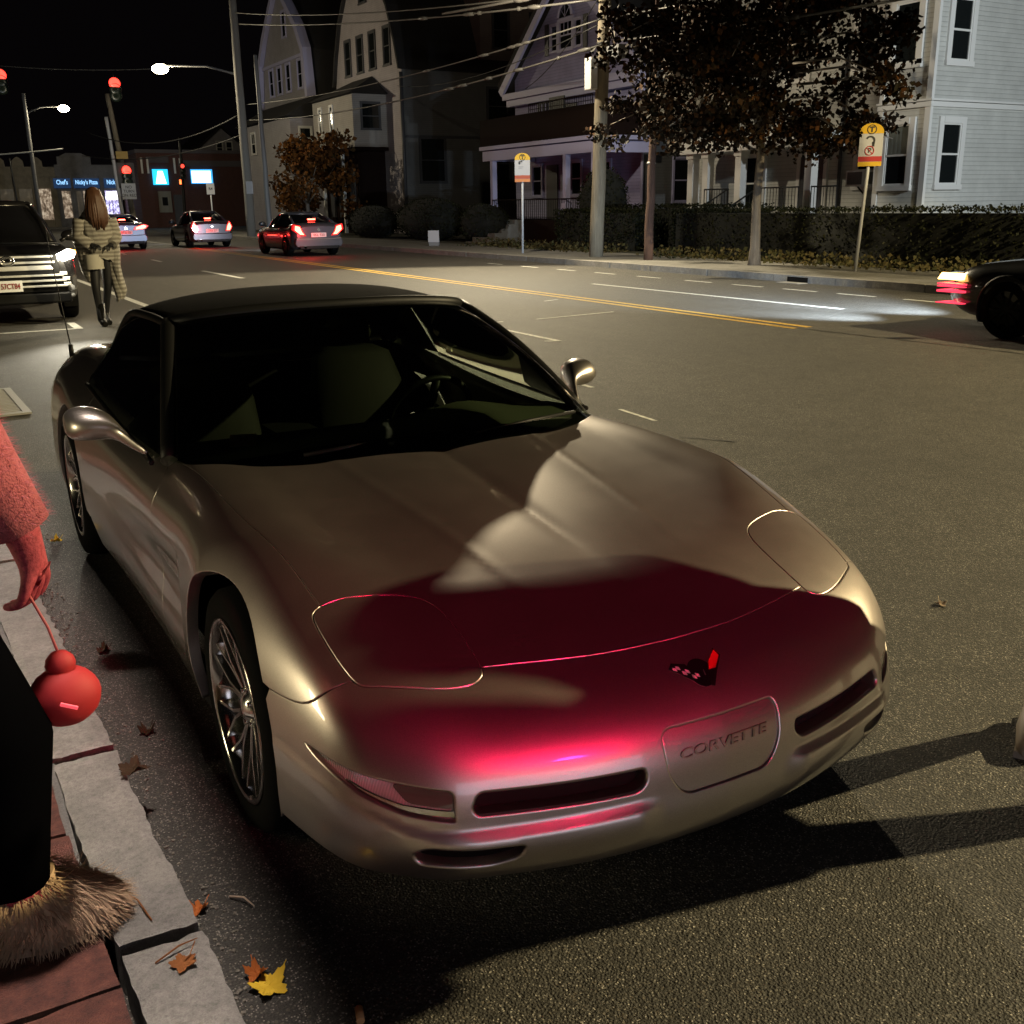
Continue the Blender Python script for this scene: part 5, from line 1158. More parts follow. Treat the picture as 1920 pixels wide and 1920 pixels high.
# ================================================================== other vehicles
def carpaint(name, c, metal=.5, rough=.3): return mat(name, c, rough, metal, coat=1.0, coat_rough=.03)
CARGLASS = mat('dark_car_glass', (.006, .006, .007), .04, spec=.7)
TAIL = mat('tail_lamp_lit', (.5, .01, .01), .3, emit=(1, .05, .03), es=26); TAILO = mat('tail_lamp_red', (.22, .006, .006), .25, coat=1, emit=(1, .015, .015), es=.9); AMB = mat('amber_lit', (1, .4, .05), .3, emit=(1, .42, .06), es=10)
PLATEW = mat('plate_white', (.62, .62, .60), .5); PLATEI = mat('plate_ink', (.20, .02, .02), .6); HEADL = mat('head_lamp_lit', (1, 1, .9), .2, emit=(1, .93, .74), es=38); HEADO = mat('head_lamp_clear', (.25, .25, .25), .08, .3, coat=1); SILV = mat('bright_trim', (.55, .54, .50), .45, .6)
def vehicle(name, label, loc, rz, L_, W_, prof, cabin, wheels, paint, cat='car', group=None, tyre_r=.33, roof_h=1.45, rim=None):
    """prof: (y, zlow, zbelt, half width). cabin: (y0 belt, y1 roof, y2 roof, y3 belt), local +y is forward, y=0 the rear"""
    o = empty(name, loc, rz, label=label, cat=cat, group=group)
    ys = [p[0] for p in prof]; zl, zb, hw = (Spl([(p[0], p[i]) for p in prof]) for i in (1, 2, 3)); rows = []
    for y in np.linspace(ys[0], ys[-1], 40):
        a, b, w_ = float(zl(y)), float(zb(y)), float(hw(y)); hh = b-a
        half = [(0, a), (w_*.86, a), (w_*.965, a+hh*.10), (w_*.99, a+hh*.30), (w_, a+hh*.52), (w_*.985, a+hh*.72), (w_*.955, a+hh*.88), (w_*.88, b-.008), (w_*.70, b+.012), (w_*.35, b+.03), (0, b+.035)]
        rows.append([(x, y, z) for x, z in half]+[(-x, y, z) for x, z in half[1:-1][::-1]])
    m = MB(); m.loft(rows, True, True, True); body = m.build('body', paint, o)
    y0, y1, y2, y3 = cabin; hwb = lambda y: float(hw(y)); g_ = MB(); rr = []
    cab = [(y0, float(zb(y0))-.02, .86, 0), (y0+(y1-y0)*.5, 0, .80, .55), (y1, 0, .73, 1), ((y1+y2)/2, 0, .74, 1.03), (y2, 0, .72, .98), (y2+(y3-y2)*.5, 0, .79, .52), (y3, float(zb(y3))-.02, .86, 0)]
    # glasshouse: lower ring on the belt, upper ring at the roof
    low = [(-hwb(y0)*.80, y0), (-hwb(y0+.5)*.93, y0+.45), (-hwb((y0+y3)/2)*.94, (y0+y3)/2), (-hwb(y3-.5)*.93, y3-.5), (-hwb(y3)*.78, y3)]
    lowr = [(x, y, float(zb(y))-.01) for x, y in low]; lowr = lowr+[(-x, y, z) for x, y, z in lowr[::-1]]
    rw = W_/2*.70; up_ = [(-rw*.86, y1-.02), (-rw*.99, y1+.16), (-rw, (y1+y2)/2), (-rw*.98, y2-.16), (-rw*.84, y2)]
    upr = [(x, y, roof_h-.085) for x, y in up_]; upr = upr+[(-x, y, z) for x, y, z in upr[::-1]]
    m = MB(); mid = [tuple(np.array(a)*.48+np.array(b)*.52+np.array([math.copysign(.02, a[0]), 0, .02])) for a, b in zip(lowr, upr)]
    m.loft([lowr, mid, upr], True, False, True); m.build('windows', CARGLASS, o)
    m = MB(); r2 = [(x*.90, y+(.07 if y < (y1+y2)/2 else -.07), roof_h-.02) for x, y, z in upr]; r3 = [(x*.5, y*.6+(y1+y2)/2*.4, roof_h) for x, y, z in upr]; u0 = [(x*1.015, y, z-.02) for x, y, z in upr]
    m.loft([u0, [(x*1.005, y, z+.02) for x, y, z in upr], r2, r3], True, True, True); m.build('roof', paint, o)
    for s in (1, -1):
        for i, (ya, k) in enumerate(((0, 0), (4, 4))):
            a = lowr[k] if s < 0 else lowr[len(lowr)-1-k]; b = upr[k] if s < 0 else upr[len(upr)-1-k]; md = mid[k] if s < 0 else mid[len(mid)-1-k]
            m = MB(); m.tube([a, md, b], [.05, .045, .04], 6); m.build('pillar', paint, o)
        k = 2; a = lowr[k] if s < 0 else lowr[len(lowr)-1-k]; b = upr[k] if s < 0 else upr[len(upr)-1-k]; md = mid[k] if s < 0 else mid[len(mid)-1-k]
        m = MB(); m.tube([a, md, b], .03, 5); m.build('pillar', BLACK, o)
        for yw in wheels:
            w_ = empty('wheel', (s*(W_/2-.115), yw, tyre_r)); w_.parent = o; h_ = .115
            m = MB(); m.lathe([(tyre_r*.66, -h_), (tyre_r*.92, -h_), (tyre_r, -h_*.7), (tyre_r, h_*.7), (tyre_r*.92, h_), (tyre_r*.66, h_), (tyre_r*.62, h_*.5), (tyre_r*.62, -h_*.5)], 32, 'X', cap=False); m.build('tyre', RUBBER, w_)
            m = MB(); rr_ = tyre_r*.65; m.lathe([(0, s*.05), (rr_*.9, s*.05), (rr_, s*.10)], 28, 'X', cap=False); 
            for q in range(10):
                a = 2*PI*q/10; m.tube([(s*.07, .05*math.cos(a), .05*math.sin(a)), (s*.10, rr_*.96*math.cos(a), rr_*.96*math.sin(a))], [.022, .016], 5)
            m.build('rim', rim or CHROMED, w_)
            m = MB(); rg = [[(s*(W_/2*.90+dx), yw+rad*math.cos(a), tyre_r+.015+rad*math.sin(a)) for a in np.linspace(R(-28), R(208), 24)] for dx, rad in ((-.12, tyre_r+.055), (.045*1.8, tyre_r+.055), (.045*1.85, tyre_r+.02), (-.12, tyre_r+.02))]
            m.loft(rg, False, False, True); m.add([(s*(W_/2*.90+.066), yw+(tyre_r+.05)*math.cos(a), tyre_r+.015+(tyre_r+.05)*math.sin(a)) for a in np.linspace(R(-28), R(208), 24)], [list(range(24))], False); m.build('wheel_arch', BLACK, o)
        m = MB(); yb = y3-.30; m.sphere((s*(hwb(yb)+.10), yb, float(zb(yb))+.10), (.13, .07, .085), 12, 8); m.tube([(s*hwb(yb)*.95, yb+.03, float(zb(yb))+.02), (s*(hwb(yb)+.04), yb+.02, float(zb(yb))+.07)], .03, 6); m.build('door_mirror', paint, o)
        m = MB(); ym = (y0+y3)/2
        for yd in (ym-.55, ym+.38): m.tube([(s*hwb(yd)*.992, yd, float(zb(yd))-.12), (s*(hwb(yd)*.992+.012), yd+.08, float(zb(yd))-.12), (s*hwb(yd)*.992, yd+.17, float(zb(yd))-.12)], .013, 5)
        m.build('door_handles' if False else 'door_handle', paint, o)
    return o, zb, hw
SED = [(0, .42, .93, .74), (.12, .30, 1.02, .83), (.5, .22, 1.04, .885), (1.2, .20, .99, .90), (2.4, .20, .95, .90), (3.2, .20, .93, .895), (3.9, .22, .86, .875), (4.4, .27, .74, .80), (4.6, .36, .62, .66)]
def tail_car(label, loc, paint, kind, plate_glare, txt, rz=0.0, roof_h=1.45):
    o, zb, hw = vehicle('stopped_car', label, loc, rz, 4.6, 1.8, SED, (.42, 1.35, 2.35, 3.35), (.92, 3.66), paint, group='cars stopped at the red signal', roof_h=roof_h)
    for s in (1, -1):
        if kind == 0: poly = [(.40, .80), (.76, .84), (.84, .93), (.72, .985), (.44, .90)]
        elif kind == 1: poly = [(.60, .70), (.74, .70), (.82, .84), (.74, 1.02), (.66, .90)]
        else: poly = [(.50, .70), (.64, .71), (.82, .86), (.80, 1.0), (.64, .96), (.58, .80)]
        m = MB(); m.prism([(s*x, z) for x, z in poly], -.035, .16, 'Y'); tl = m.build('tail_lamp', TAIL, o, bevel=.012)
        m = MB(); cx = sum(p[0] for p in poly)/len(poly); cz = sum(p[1] for p in poly)/len(poly); m.prism([(s*(cx+(x-cx)*1.45), cz+(z-cz)*1.3) for x, z in poly], -.02, .15, 'Y'); m.build('lamp_surround', TAILO, tl, bevel=.012)
    m = MB(); m.bb((-.13, .62, 1.17), (.13, .66, 1.215)); m.build('brake_lamp', TAIL, o)
    m = MB(); m.bb((-.26, -.03, .62), (.26, .0, .76)); p = m.build('number_plate', PLATEW, o); text_mesh('plate_lettering', txt, .12, PLATEI, p, frame((0, -.034, .69), (1, 0, 0), (0, 0, 1)), ext=.002)
    m = MB(); m.prism([(-.78, .30), (.78, .30), (.84, .42), (.80, .60), (.5, .585), (-.5, .585), (-.80, .60), (-.84, .42)], -.05, .12, 'Y'); m.build('rear_bumper', paint, o, bevel=.03)
    m = MB(); m.prism([(-.66, .24), (.66, .24), (.70, .34), (-.70, .34)], -.06, .2, 'Y'); m.build('valance', BLACK, o, bevel=.01)
    m = MB(); m.cyl((-.5, -.06, .30), (-.5, .2, .30), .045, 12); m.build('exhaust', CHROME, o)
    m = MB(); m.cyl((0, -.025, .86), (0, .02, .86), .05, 16); m.build('badge', CHROME, o)
    m = MB(); m.prism([(1.75, roof_h-.01), (1.93, roof_h-.01), (1.80, roof_h+.07)], -.012, .012, 'X'); m.build('roof_fin', paint, o)
    return o
tail_car('grey saloon, nearest of the three stopped cars, brake lights on', (10.55, 32.9, 0), carpaint('grey_car_paint', (.075, .08, .095)), 2, 0, '4KL 920', roof_h=1.44)
tail_car('dark hatchback in the middle of the three stopped cars, bumper lit white', (9.75, 44.0, 0), carpaint('slate_car_paint', (.06, .062, .075)), 1, 1, '1RB 27', roof_h=1.50)
tail_car('silver blue saloon, farthest of the three stopped cars at the signal', (6.35, 44.5, 0), carpaint('blue_car_paint', (.10, .12, .17)), 0, 1, '8TG 55', roof_h=1.42)
lamp('stopped_car_headlight', 'SPOT', (10.5, 37.6, .62), 620, (.80, .90, 1.0), .10, (9.9, 47, .45), 60, .5)
lamp('stopped_car_headlight', 'SPOT', (9.5, 48.7, .62), 420, (.80, .90, 1.0), .10, (6.6, 53, .45), 60, .5)
lamp('stopped_car_headlight', 'SPOT', (6.4, 49.3, .62), 300, (.80, .90, 1.0), .10, (7.8, 72, .3), 70, .5)
# big dark off-roader parked behind the convertible, nose to the camera
SUVP = [(0, .5, 1.02, .80), (.15, .34, 1.10, .90), (.6, .28, 1.12, .955), (1.6, .27, 1.11, .965), (3.0, .27, 1.11, .965), (3.6, .28, 1.12, .96), (4.2, .30, 1.10, .95), (4.62, .34, 1.02, .90), (4.80, .42, .93, .78)]
suvp = carpaint('black_suv_paint', (.012, .011, .011), .3, .25)
sv, zb, hw = vehicle('parked_suv', 'dark off-roader with chrome grille bars and a lit headlamp behind the convertible', (-.28, 19.9, 0), PI, 4.8, 1.92, SUVP, (.15, .7, 2.75, 3.55), (.95, 3.85), suvp, roof_h=1.76, tyre_r=.385)
# parts below are in its own frame: y=4.8 is the nose, x flipped by the turn
m = MB(); m.prism([(-.62, .46), (.62, .46), (.70, .62), (.66, 1.0), (-.66, 1.0), (-.70, .62)], 4.74, 4.845, 'Y'); gr = m.build('grille', BLACK, sv, bevel=.02)
for z, w_ in ((.965, .60), (.885, .62)): m = MB(); m.bb((-w_, 4.82, z-.016), (w_, 4.872, z+.016)); m.build('grille_bar', SILV, gr, bevel=.006)
m = MB(); m.prism([(-.60, .775), (.60, .775), (.56, .84), (-.56, .84)], 4.83, 4.875, 'Y'); m.build('grille_band', SILV, gr, bevel=.01)
for z, w_ in ((.70, .72), (.625, .75), (.55, .76)):
    m = MB(); m.bb((-w_, 4.83, z-.014), (w_, 4.88, z+.014))
    for s in (1, -1): m.box((s*w_, 4.85, z+.02), (.10, .045, .045))
    m.build('lower_bar', SILV, sv, bevel=.005)
m = MB(); m.bb((-.80, 4.70, .30), (.80, 4.83, .46)); m.build('bumper', BLACK, sv, bevel=.03)
for s in (1, -1):
    m = MB(); m.prism([(s*.62, .86), (s*.90, .93), (s*.93, 1.02), (s*.86, 1.05), (s*.64, .97)], 4.46, 4.80, 'Y'); m.build('head_lamp', HEADL if s < 0 else HEADO, sv, bevel=.02)
    m = MB(); m.prism([(s*.905, .955), (s*.95, .98), (s*.95, 1.03), (s*.90, 1.045)], 4.35, 4.66, 'Y'); m.build('turn_lamp', AMB if s < 0 else TAILO, sv, bevel=.01)
    m = MB(); m.sphere((s*.80, 4.76, .50), (.07, .04, .06)); m.sphere((s*.80, 4.77, .40), (.06, .035, .035)); m.build('fog_lamp', HEADO, sv)
m = MB(); m.bb((-.155, 4.88, .49), (.155, 4.90, .645)); p = m.build('number_plate', PLATEW, sv); text_mesh('plate_lettering', '57CT84', .105, PLATEI, p, frame((0, 4.904, .565), (-1, 0, 0), (0, 0, 1)), ext=.002, sx=.72, bold=.002)
m = MB(); m.tube([(.09*math.cos(a), 4.885, .915+.06*math.sin(a)) for a in np.linspace(0, 2*PI, 24)], .012, 6, False); m.tube([(.05*math.cos(a), 4.887, .925+.03*math.sin(a)) for a in np.linspace(0, 2*PI, 18)], .010, 6, False); m.build('badge', CHROME, gr)
m = MB(); m.tube([(-.8, 4.0, 1.12), (0, 4.3, 1.15), (.8, 4.0, 1.12)], .008, 5); m.build('bonnet_edge', BLACK, sv)
for x_, y_ in ((10.5, 32.3), (9.75, 43.4), (6.35, 43.9)): lamp('tail_light_glow', 'POINT', (x_-.5, y_, .75), 42, (1, .02, .02), .1)
lamp('suv_headlight_beam', 'SPOT', (.60, 14.95, .97), 700, (1, .93, .75), .07, (-.5, 4.4, .8), 46, .6)
lamp('suv_headlight', 'POINT', (.52, 14.75, .96), 50, (1, .9, .66), .07)
# black car entering on the right, nose to the left
bc, zb, hw = vehicle('dark_car', 'black car cut off by the right edge with an amber corner lamp', (10.45, 2.62, 0), 0, 4.6, 1.85, [(p[0], p[1], p[2], p[3]*1.03) for p in SED], (.42, 1.2, 2.3, 3.3), (.92, 3.66), carpaint('jet_black_paint', (.004, .004, .004), .2, .3), roof_h=1.46, rim=BLACK)
for s in (1, -1):
    m = MB(); m.prism([(s*.42, .60), (s*.74, .615), (s*.80, .70), (s*.62, .72), (s*.44, .68)], 4.34, 4.62, 'Y'); m.build('head_lamp', HEADO if s < 0 else HEADL, bc, bevel=.015)
m = MB(); m.prism([(-.93, .635), (-.70, .635), (-.66, .70), (-.86, .715)], 4.28, 4.62, 'Y'); m.build('corner_lamp', mat('corner_amber', (1, .6, .15), .3, emit=(1, .55, .14), es=9), bc, bevel=.012)
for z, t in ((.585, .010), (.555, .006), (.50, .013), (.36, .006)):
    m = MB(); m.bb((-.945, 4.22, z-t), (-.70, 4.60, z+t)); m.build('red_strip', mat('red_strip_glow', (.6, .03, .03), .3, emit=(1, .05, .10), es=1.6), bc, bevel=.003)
for s in (1, -1): lamp('car_headlight', 'SPOT', (10.45+s*.6, 7.35, .66), 5200, (.70, .85, 1.0), .07, (10.9+s*1.2, 20.5, -.8), 54, .9)
# dark car up the driveway
vehicle('driveway_car', 'dark car in the driveway, only its roof above the hedge', (23.2, 26.6, .15), R(90)*-1, 4.4, 1.75, SED[:-1]+[(4.4, .3, .7, .75)] if False else SED, (.42, 1.2, 2.3, 3.3), (.92, 3.66), carpaint('driveway_paint', (.01, .01, .012), .3, .3), roof_h=1.46)
# ================================================================== people
def skinned(name, joints, edges, m, parent, root=0, sub=2):
    """joints: (x,y,z,r) list; one continuous surface grown on the edges"""
    me = bpy.data.meshes.new(name); me.from_pydata([j[:3] for j in joints], edges, []); me.materials.append(m)
    o = bpy.data.objects.new(name, me); COL.objects.link(o); o.parent = parent
    md = o.modifiers.new('skin', 'SKIN'); md.use_smooth_shade = True; md.branch_smoothing = .4
    for i, j in enumerate(joints):
        d = me.skin_vertices[0].data[i]; r = j[3]; d.radius = r if isinstance(r, tuple) else (r, r); d.use_root = (i == root)
    s = o.modifiers.new('sub', 'SUBSURF'); s.levels = s.render_levels = sub
    return o
SKIN = mat('skin', (.50, .30, .22), .5)
def head(parent, c, yaw, hairm, long=True, s=1.0, tilt=0.0):
    """a head with a face; looks along local -y turned by yaw"""
    M = Matrix.Translation(c) @ Matrix.Rotation(yaw, 4, 'Z') @ Matrix.Rotation(tilt, 4, 'X') @ Matrix.Scale(s, 4)
    m = MB(); m.M = M; nu, nv = 24, 18; rings = []
    for j in range(nv+1):
        t = PI*j/nv; r = []
        for k in range(nu):
            a = 2*PI*k/nu; x = .076*math.sin(t)*math.cos(a); y = .096*math.sin(t)*math.sin(a); z = -.118*math.cos(t)
            if z < 0: x *= 1-.30*(-z/.118)**1.6; y = y*(1-.16*(-z/.118))-(.012*(-z/.118) if y < 0 else -.004)
            if y < -.05: y += .014*math.exp(-((abs(x)-.032)/.016)**2-((z-.008)/.016)**2); y -= .026*math.exp(-(x/.013)**2-((z+.022)/.028)**2); y -= .007*math.exp(-(x/.025)**2-((z+.062)/.012)**2)
            r.append((x, y, z))
        rings.append(r)
    rings[0] = [(p[0]*.05, p[1]*.05-.01, p[2]) for p in rings[1]]; rings[-1] = [(p[0]*.05, p[1]*.05, p[2]+.004) for p in rings[-2]]
    m.loft(rings, True, True, True)
    for q in (1, -1): m.sphere((q*.077, .008, -.005), (.010, .020, .032), 8, 6)
    h_ = m.build('head', SKIN, parent)
    e = MB(); e.M = M
    for q in (1, -1): e.sphere((q*.032, -.082, .010), (.012, .007, .007), 8, 6)
    e.build('eyes', mat('eye_dark', (.03, .02, .015), .2), h_)
    l_ = MB(); l_.M = M; l_.sphere((0, -.093, -.062), (.022, .006, .007), 10, 6); l_.build('mouth', mat('lips', (.35, .10, .09), .4), h_)
    hr = MB(); hr.M = M; rng = random.Random(4)
    hr.sphere((0, .018, .032), (.088, .098, .100), 18, 10)
    if long:
        for k in range(30):
            a = PI*(-.12+1.24*k/29); x0, y0 = .084*math.cos(a), .02+.085*math.sin(a); w_ = rng.uniform(.9, 1.25)
            hr.tube([(x0*.8, y0*.8, .09), (x0*1.05, y0*1.05, 0), (x0*1.25*w_, y0*1.25+.01, -.13), (x0*1.35*w_, y0*1.3+.015, -.25+rng.uniform(-.02, .03)), (x0*1.2*w_, y0*1.25+.01, -.36+rng.uniform(-.06, .03))], [.020, .026, .028, .024, .008], 6)
    hr.build('hair', hairm, h_); return h_
def hand_joints(J, E, wrist, wi, d, up_, size=1.0, curl=.5, side=1):
    """five fingers grown from the wrist joint index wi, along d with back of hand 'up_'"""
    d = Vector(d).normalized(); u = Vector(up_); u = (u-d*u.dot(d)).normalized(); r = d.cross(u)*side; w_ = Vector(wrist)
    def add(p, rad, prev): J.append((*p, rad)); E.append((prev, len(J)-1)); return len(J)-1
    palm = add(w_+d*.050*size, .026*size, wi)
    for q, ln in ((-1.5, .058), (-.5, .072), (.5, .078), (1.5, .070)):
        b = add(w_+d*.088*size+r*q*.019*size, .0105*size, palm); ang = curl
        dd = (d*math.cos(ang)-u*math.sin(ang)); p1 = w_+d*.088*size+r*q*.020*size+dd*ln*.5*size; k1 = add(p1, .0088*size, b)
        d2 = (d*math.cos(ang*2.1)-u*math.sin(ang*2.1)); k2 = add(p1+d2*ln*.35*size, .008*size, k1); d3 = (d*math.cos(ang*2.9)-u*math.sin(ang*2.9)); add(p1+d2*ln*.35*size+d3*ln*.28*size, .0065*size, k2)
    t1 = w_+d*.035*size+r*.034*size-u*.008*size; k = add(t1, .0125*size, palm); t2 = t1+(d*.7+r*.6-u*.35).normalized()*.038*size; k = add(t2, .0105*size, k); add(t2+(d*.9+r*.1-u*.4).normalized()*.030*size, .008*size, k)
FUR = mat('cream_fur', (.25, .235, .21), .95); LEGG = mat('black_leggings', (.012, .012, .014), .42); HAIRB = mat('brown_hair', (.075, .032, .016), .55)
wv_ = N(FUR, 'ShaderNodeTexWave'); wv_.inputs['Scale'].default_value = 5.5; wv_.bands_direction = 'Z'; wv_.inputs['Distortion'].default_value = 3; L(FUR, coords(FUR), wv_.inputs['Vector']); L(FUR, ramp(FUR, wv_.outputs['Fac'], [(.3, (.17, .155, .135)), (.7, (.30, .285, .255))]), bsdf(FUR).inputs['Base Color'])
# --- woman walking away beside the off-roader
wm = empty('person', (.86, 14.35, 0), R(6), label='woman in black leggings and a cream fur wrap beside the off-roader', cat='person')
J = [(0, 0, 1.02, .135), (.0, .02, 1.22, .115), (0, .015, 1.42, .135), (0, -.01, 1.56, .05), (0, -.02, 1.63, .05),
     (-.095, 0, .93, .105), (-.11, -.03, .54, .062), (-.075, .03, .12, .042), (-.07, -.10, .035, .034),
     (.095, .02, .93, .105), (.075, .05, .54, .062), (.045, .20, .15, .042), (.04, .10, .04, .034),
     (-.19, 0, 1.47, .06), (-.25, .0, 1.22, .046), (-.13, -.17, 1.13, .036), (.19, 0, 1.47, .06), (.25, .02, 1.22, .046), (.14, -.16, 1.12, .036)]
E_ = [(0, 1), (1, 2), (2, 3), (3, 4), (0, 5), (5, 6), (6, 7), (7, 8), (0, 9), (9, 10), (10, 11), (11, 12), (2, 13), (13, 14), (14, 15), (2, 16), (16, 17), (17, 18)]
hand_joints(J, E_, J[15][:3], 15, (.6, -.7, -.1), (0, -.2, 1), 1, .5, 1); hand_joints(J, E_, J[18][:3], 18, (-.6, -.7, -.1), (0, -.2, 1), 1, .5, -1)
skinned('body', J, E_, LEGG, wm)
head(wm, (0, -.02, 1.76), R(205), HAIRB, True, 1.08)
def fursurface(mb, rings, rng, amp=.012):
    out = [[tuple(np.array(p)+rng.normal(size=3)*amp) for p in r] for r in rings]; mb.loft(out, True, False, True)
rng = np.random.default_rng(2); rings = []
for z, rx, ry, cy in ((1.60, .09, .09, .0), (1.53, .17, .12, .0), (1.44, .225, .15, 0), (1.28, .215, .16, -.01), (1.12, .20, .17, -.02), (1.0, .195, .15, -.01), (.92, .20, .15, 0)):
    rings.append([(rx*math.cos(a)*(1+.05*math.sin(5*a+z*9)), cy+ry*math.sin(a), z+.02*math.sin(3*a)) for a in np.linspace(0, 2*PI, 40)[:-1]])
m = MB(); fursurface(m, rings, rng, .008); wr = m.build('fur_wrap', FUR, wm)
for a, b, c in ((13, 14, 15), (16, 17, 18)): m = MB(); m.tube([J[a][:3], (Vector(J[a][:3])+Vector(J[b][:3]))/2, J[b][:3], J[c][:3]], [.10, .10, .095, .075], 14); m.build('wrap_sleeve', FUR, wm)
m = MB(); rings = []
for z, cx, w_, t_ in ((1.45, .13, .09, .10), (1.25, .17, .11, .12), (1.0, .19, .10, .12), (.8, .19, .09, .11), (.6, .22, .085, .10), (.45, .24, .08, .09), (.36, .23, .05, .06)):
    rings.append([(cx+w_*math.cos(a), .03+t_*math.sin(a)*(1+.1*math.sin(4*a)), z+.03*math.cos(a)) for a in np.linspace(0, 2*PI, 26)[:-1]])
fursurface(m, rings, rng, .010); m.build('trailing_scarf', FUR, wm)
m = MB(); rings = []
for z, cx, w_, t_ in ((1.35, -.20, .07, .08), (1.15, -.23, .08, .08), (.95, -.22, .07, .07), (.78, -.19, .06, .06), (.62, -.16, .03, .04)):
    rings.append([(cx+w_*math.cos(a), .0+t_*math.sin(a), z) for a in np.linspace(0, 2*PI, 22)[:-1]])
fursurface(m, rings, rng, .008); m.build('scarf_end', FUR, wm)
m = MB(); rings = [[(-.10+.13*math.cos(a), -.06+.11*math.sin(a), z) for a in np.linspace(0, 2*PI, 20)[:-1]] for z in (1.0, .90, .80)]; m.loft(rings, True, False, True); m.build('shirt_tail', mat('pale_shirt', (.40, .38, .33), .8), wm)
for cx, cy in ((-.07, -.04), (.042, .16)):
    m = MB(); m.tube([(cx, cy+.05, .32), (cx, cy+.05, .09), (cx, cy-.02, .05), (cx, cy-.12, .035)], [.062, .058, .05, .036], 10); m.build('boot', BLACK, wm)
# --- person standing in the road just right of the frame; legs apart, shadow on the bonnet
JEAN = mat('dark_trousers', (.018, .018, .022), .8); COATD = mat('dark_coat', (.03, .028, .03), .8); SHOE = mat('tan_shoe', (.30, .25, .20), .6)
pr_ = empty('person', (1.555, -.11, 0), R(-60), label='person in dark trousers and tan shoes at the right edge by the bumper', cat='person')
LX = .25
J = [(.08, 0, .96, .14), (.19, .0, 1.18, .135), (LX*.85, .0, 1.38, .15), (LX, 0, 1.50, .06), (LX, -.01, 1.56, .055),
     (-.07, 0, .86, .10), (-.23, -.02, .47, .068), (-.35, .02, .09, .045), (-.36, -.12, .04, .036),
     (.17, 0, .86, .10), (.20, -.02, .47, .068), (.22, .02, .09, .045), (.225, -.12, .04, .036),
     (LX-.20, 0, 1.40, .07), (LX-.24, -.03, 1.14, .05), (LX-.16, -.14, .95, .038), (LX+.16, 0, 1.43, .07), (.49, -.05, 1.56, .05), (.345, -.07, 1.86, .038)]
E_ = [(0, 1), (1, 2), (2, 3), (3, 4), (0, 5), (5, 6), (6, 7), (7, 8), (0, 9), (9, 10), (10, 11), (11, 12), (2, 13), (13, 14), (14, 15), (2, 16), (16, 17), (17, 18)]
hand_joints(J, E_, J[15][:3], 15, (.2, -.2, -.9), (0, -1, .1), .95, .5, 1); hand_joints(J, E_, J[18][:3], 18, (-.3, -.1, .9), (0, -1, .3), .95, .9, -1)
skinned('body', J, E_, JEAN, pr_)
head(pr_, (LX-.17, -.01, 1.68), 0, HAIRB, False, 1.0)
m = MB(); rings = [[((.10 if z < .9 else .15 if z < 1.3 else .20)+rx*math.cos(a), ry*math.sin(a), z) for a in np.linspace(0, 2*PI, 24)[:-1]] for z, rx, ry in ((.80, .17, .16), (1.0, .165, .16), (1.3, .175, .16), (1.43, .27, .19), (1.49, .22, .15), (1.56, .10, .10))]; m.loft(rings, True, False, True); m.build('coat', COATD, pr_)
m = MB(); rings = [[(LX*.85-cx+rx*math.cos(a), (.03 if z < 1.5 else .085)+ry*math.sin(a), z) for a in np.linspace(0, 2*PI, 24)[:-1]] for z, rx, ry, cx in ((1.43, .28, .21, .0), (1.48, .32, .21, .04), (1.55, .27, .19, .10), (1.66, .23, .135, .13), (1.77, .165, .13, .16), (1.84, .09, .08, .16))]; m.loft(rings, True, True, True); m.build('hood', COATD, pr_)  # unseen hood, added and widened to fill the shadow on the bonnet
for s in (1, -1):
    a, b, c = (J[13], J[14], J[15]) if s < 0 else (J[16], J[17], J[18]); m = MB(); m.tube([a[:3], b[:3], c[:3]], [.13, .135, .115], 14); m.build('sleeve', COATD, pr_)  # raised arm and thick sleeve added to shade the car's nose
    k = 7 if s < 0 else 11; x = J[k][0]; m = MB(); m.tube([(x, .07, .05), (x, .02, .06), (x-.01*s*-1, -.08, .05), (x+.01*s, -.19, .035), (x+.01*s, -.215, .03)], [.040, .052, .048, .038, .018], 12); m.bb((x-.05, -.2, 0), (x+.05, .09, .022)); m.build('shoe', SHOE, pr_)
# --- costumed person at the left edge: dark trousers, furry boot, red sleeve, hand holding a dangling red pouch
pl_ = empty('person', (-1.585, .58, .13), R(0), label='costumed person at the left edge with a red sleeve, dark trousers and furry boots', cat='person')
REDF = mat('red_fleece', (.42, .10, .12), .95); bump(REDF, noise(REDF, coords(REDF), 220, 4), .8, .01); TANF = mat('tan_fur', (.40, .27, .17), .95)
J = [(-.12, 0, .92, .15), (-.14, .0, 1.15, .14), (-.15, .0, 1.34, .155), (-.15, 0, 1.46, .06), (-.15, -.01, 1.52, .055),
     (.02, 0, .82, .105), (.155, -.04, .46, .085), (.14, -.02, .12, .06), (.24, -.02, .06, .04),
     (-.26, 0, .82, .105), (-.30, .05, .45, .085), (-.31, .04, .12, .06), (-.21, .04, .06, .04),
     (.03, .02, 1.37, .075), (.165, .06, 1.10, .062), (.262, .06, .86, .044), (-.35, 0, 1.37, .075), (-.44, .0, 1.1, .055), (-.42, -.15, .92, .04)]
E_ = [(0, 1), (1, 2), (2, 3), (3, 4), (0, 5), (5, 6), (6, 7), (7, 8), (0, 9), (9, 10), (10, 11), (11, 12), (2, 13), (13, 14), (14, 15), (2, 16), (16, 17), (17, 18)]
hand_joints(J, E_, J[15][:3], 15, (.10, .0, -1), (.8, -.6, .0), 1.2, .55, -1); hand_joints(J, E_, J[18][:3], 18, (0, -.4, -1), (-1, 0, 0), 1.1, .4, 1)
TROU = mat('black_trousers', (.0015, .0015, .002), 1.0, spec=.0)
REDH = mat('red_gloved_skin', (.42, .05, .075), .7)
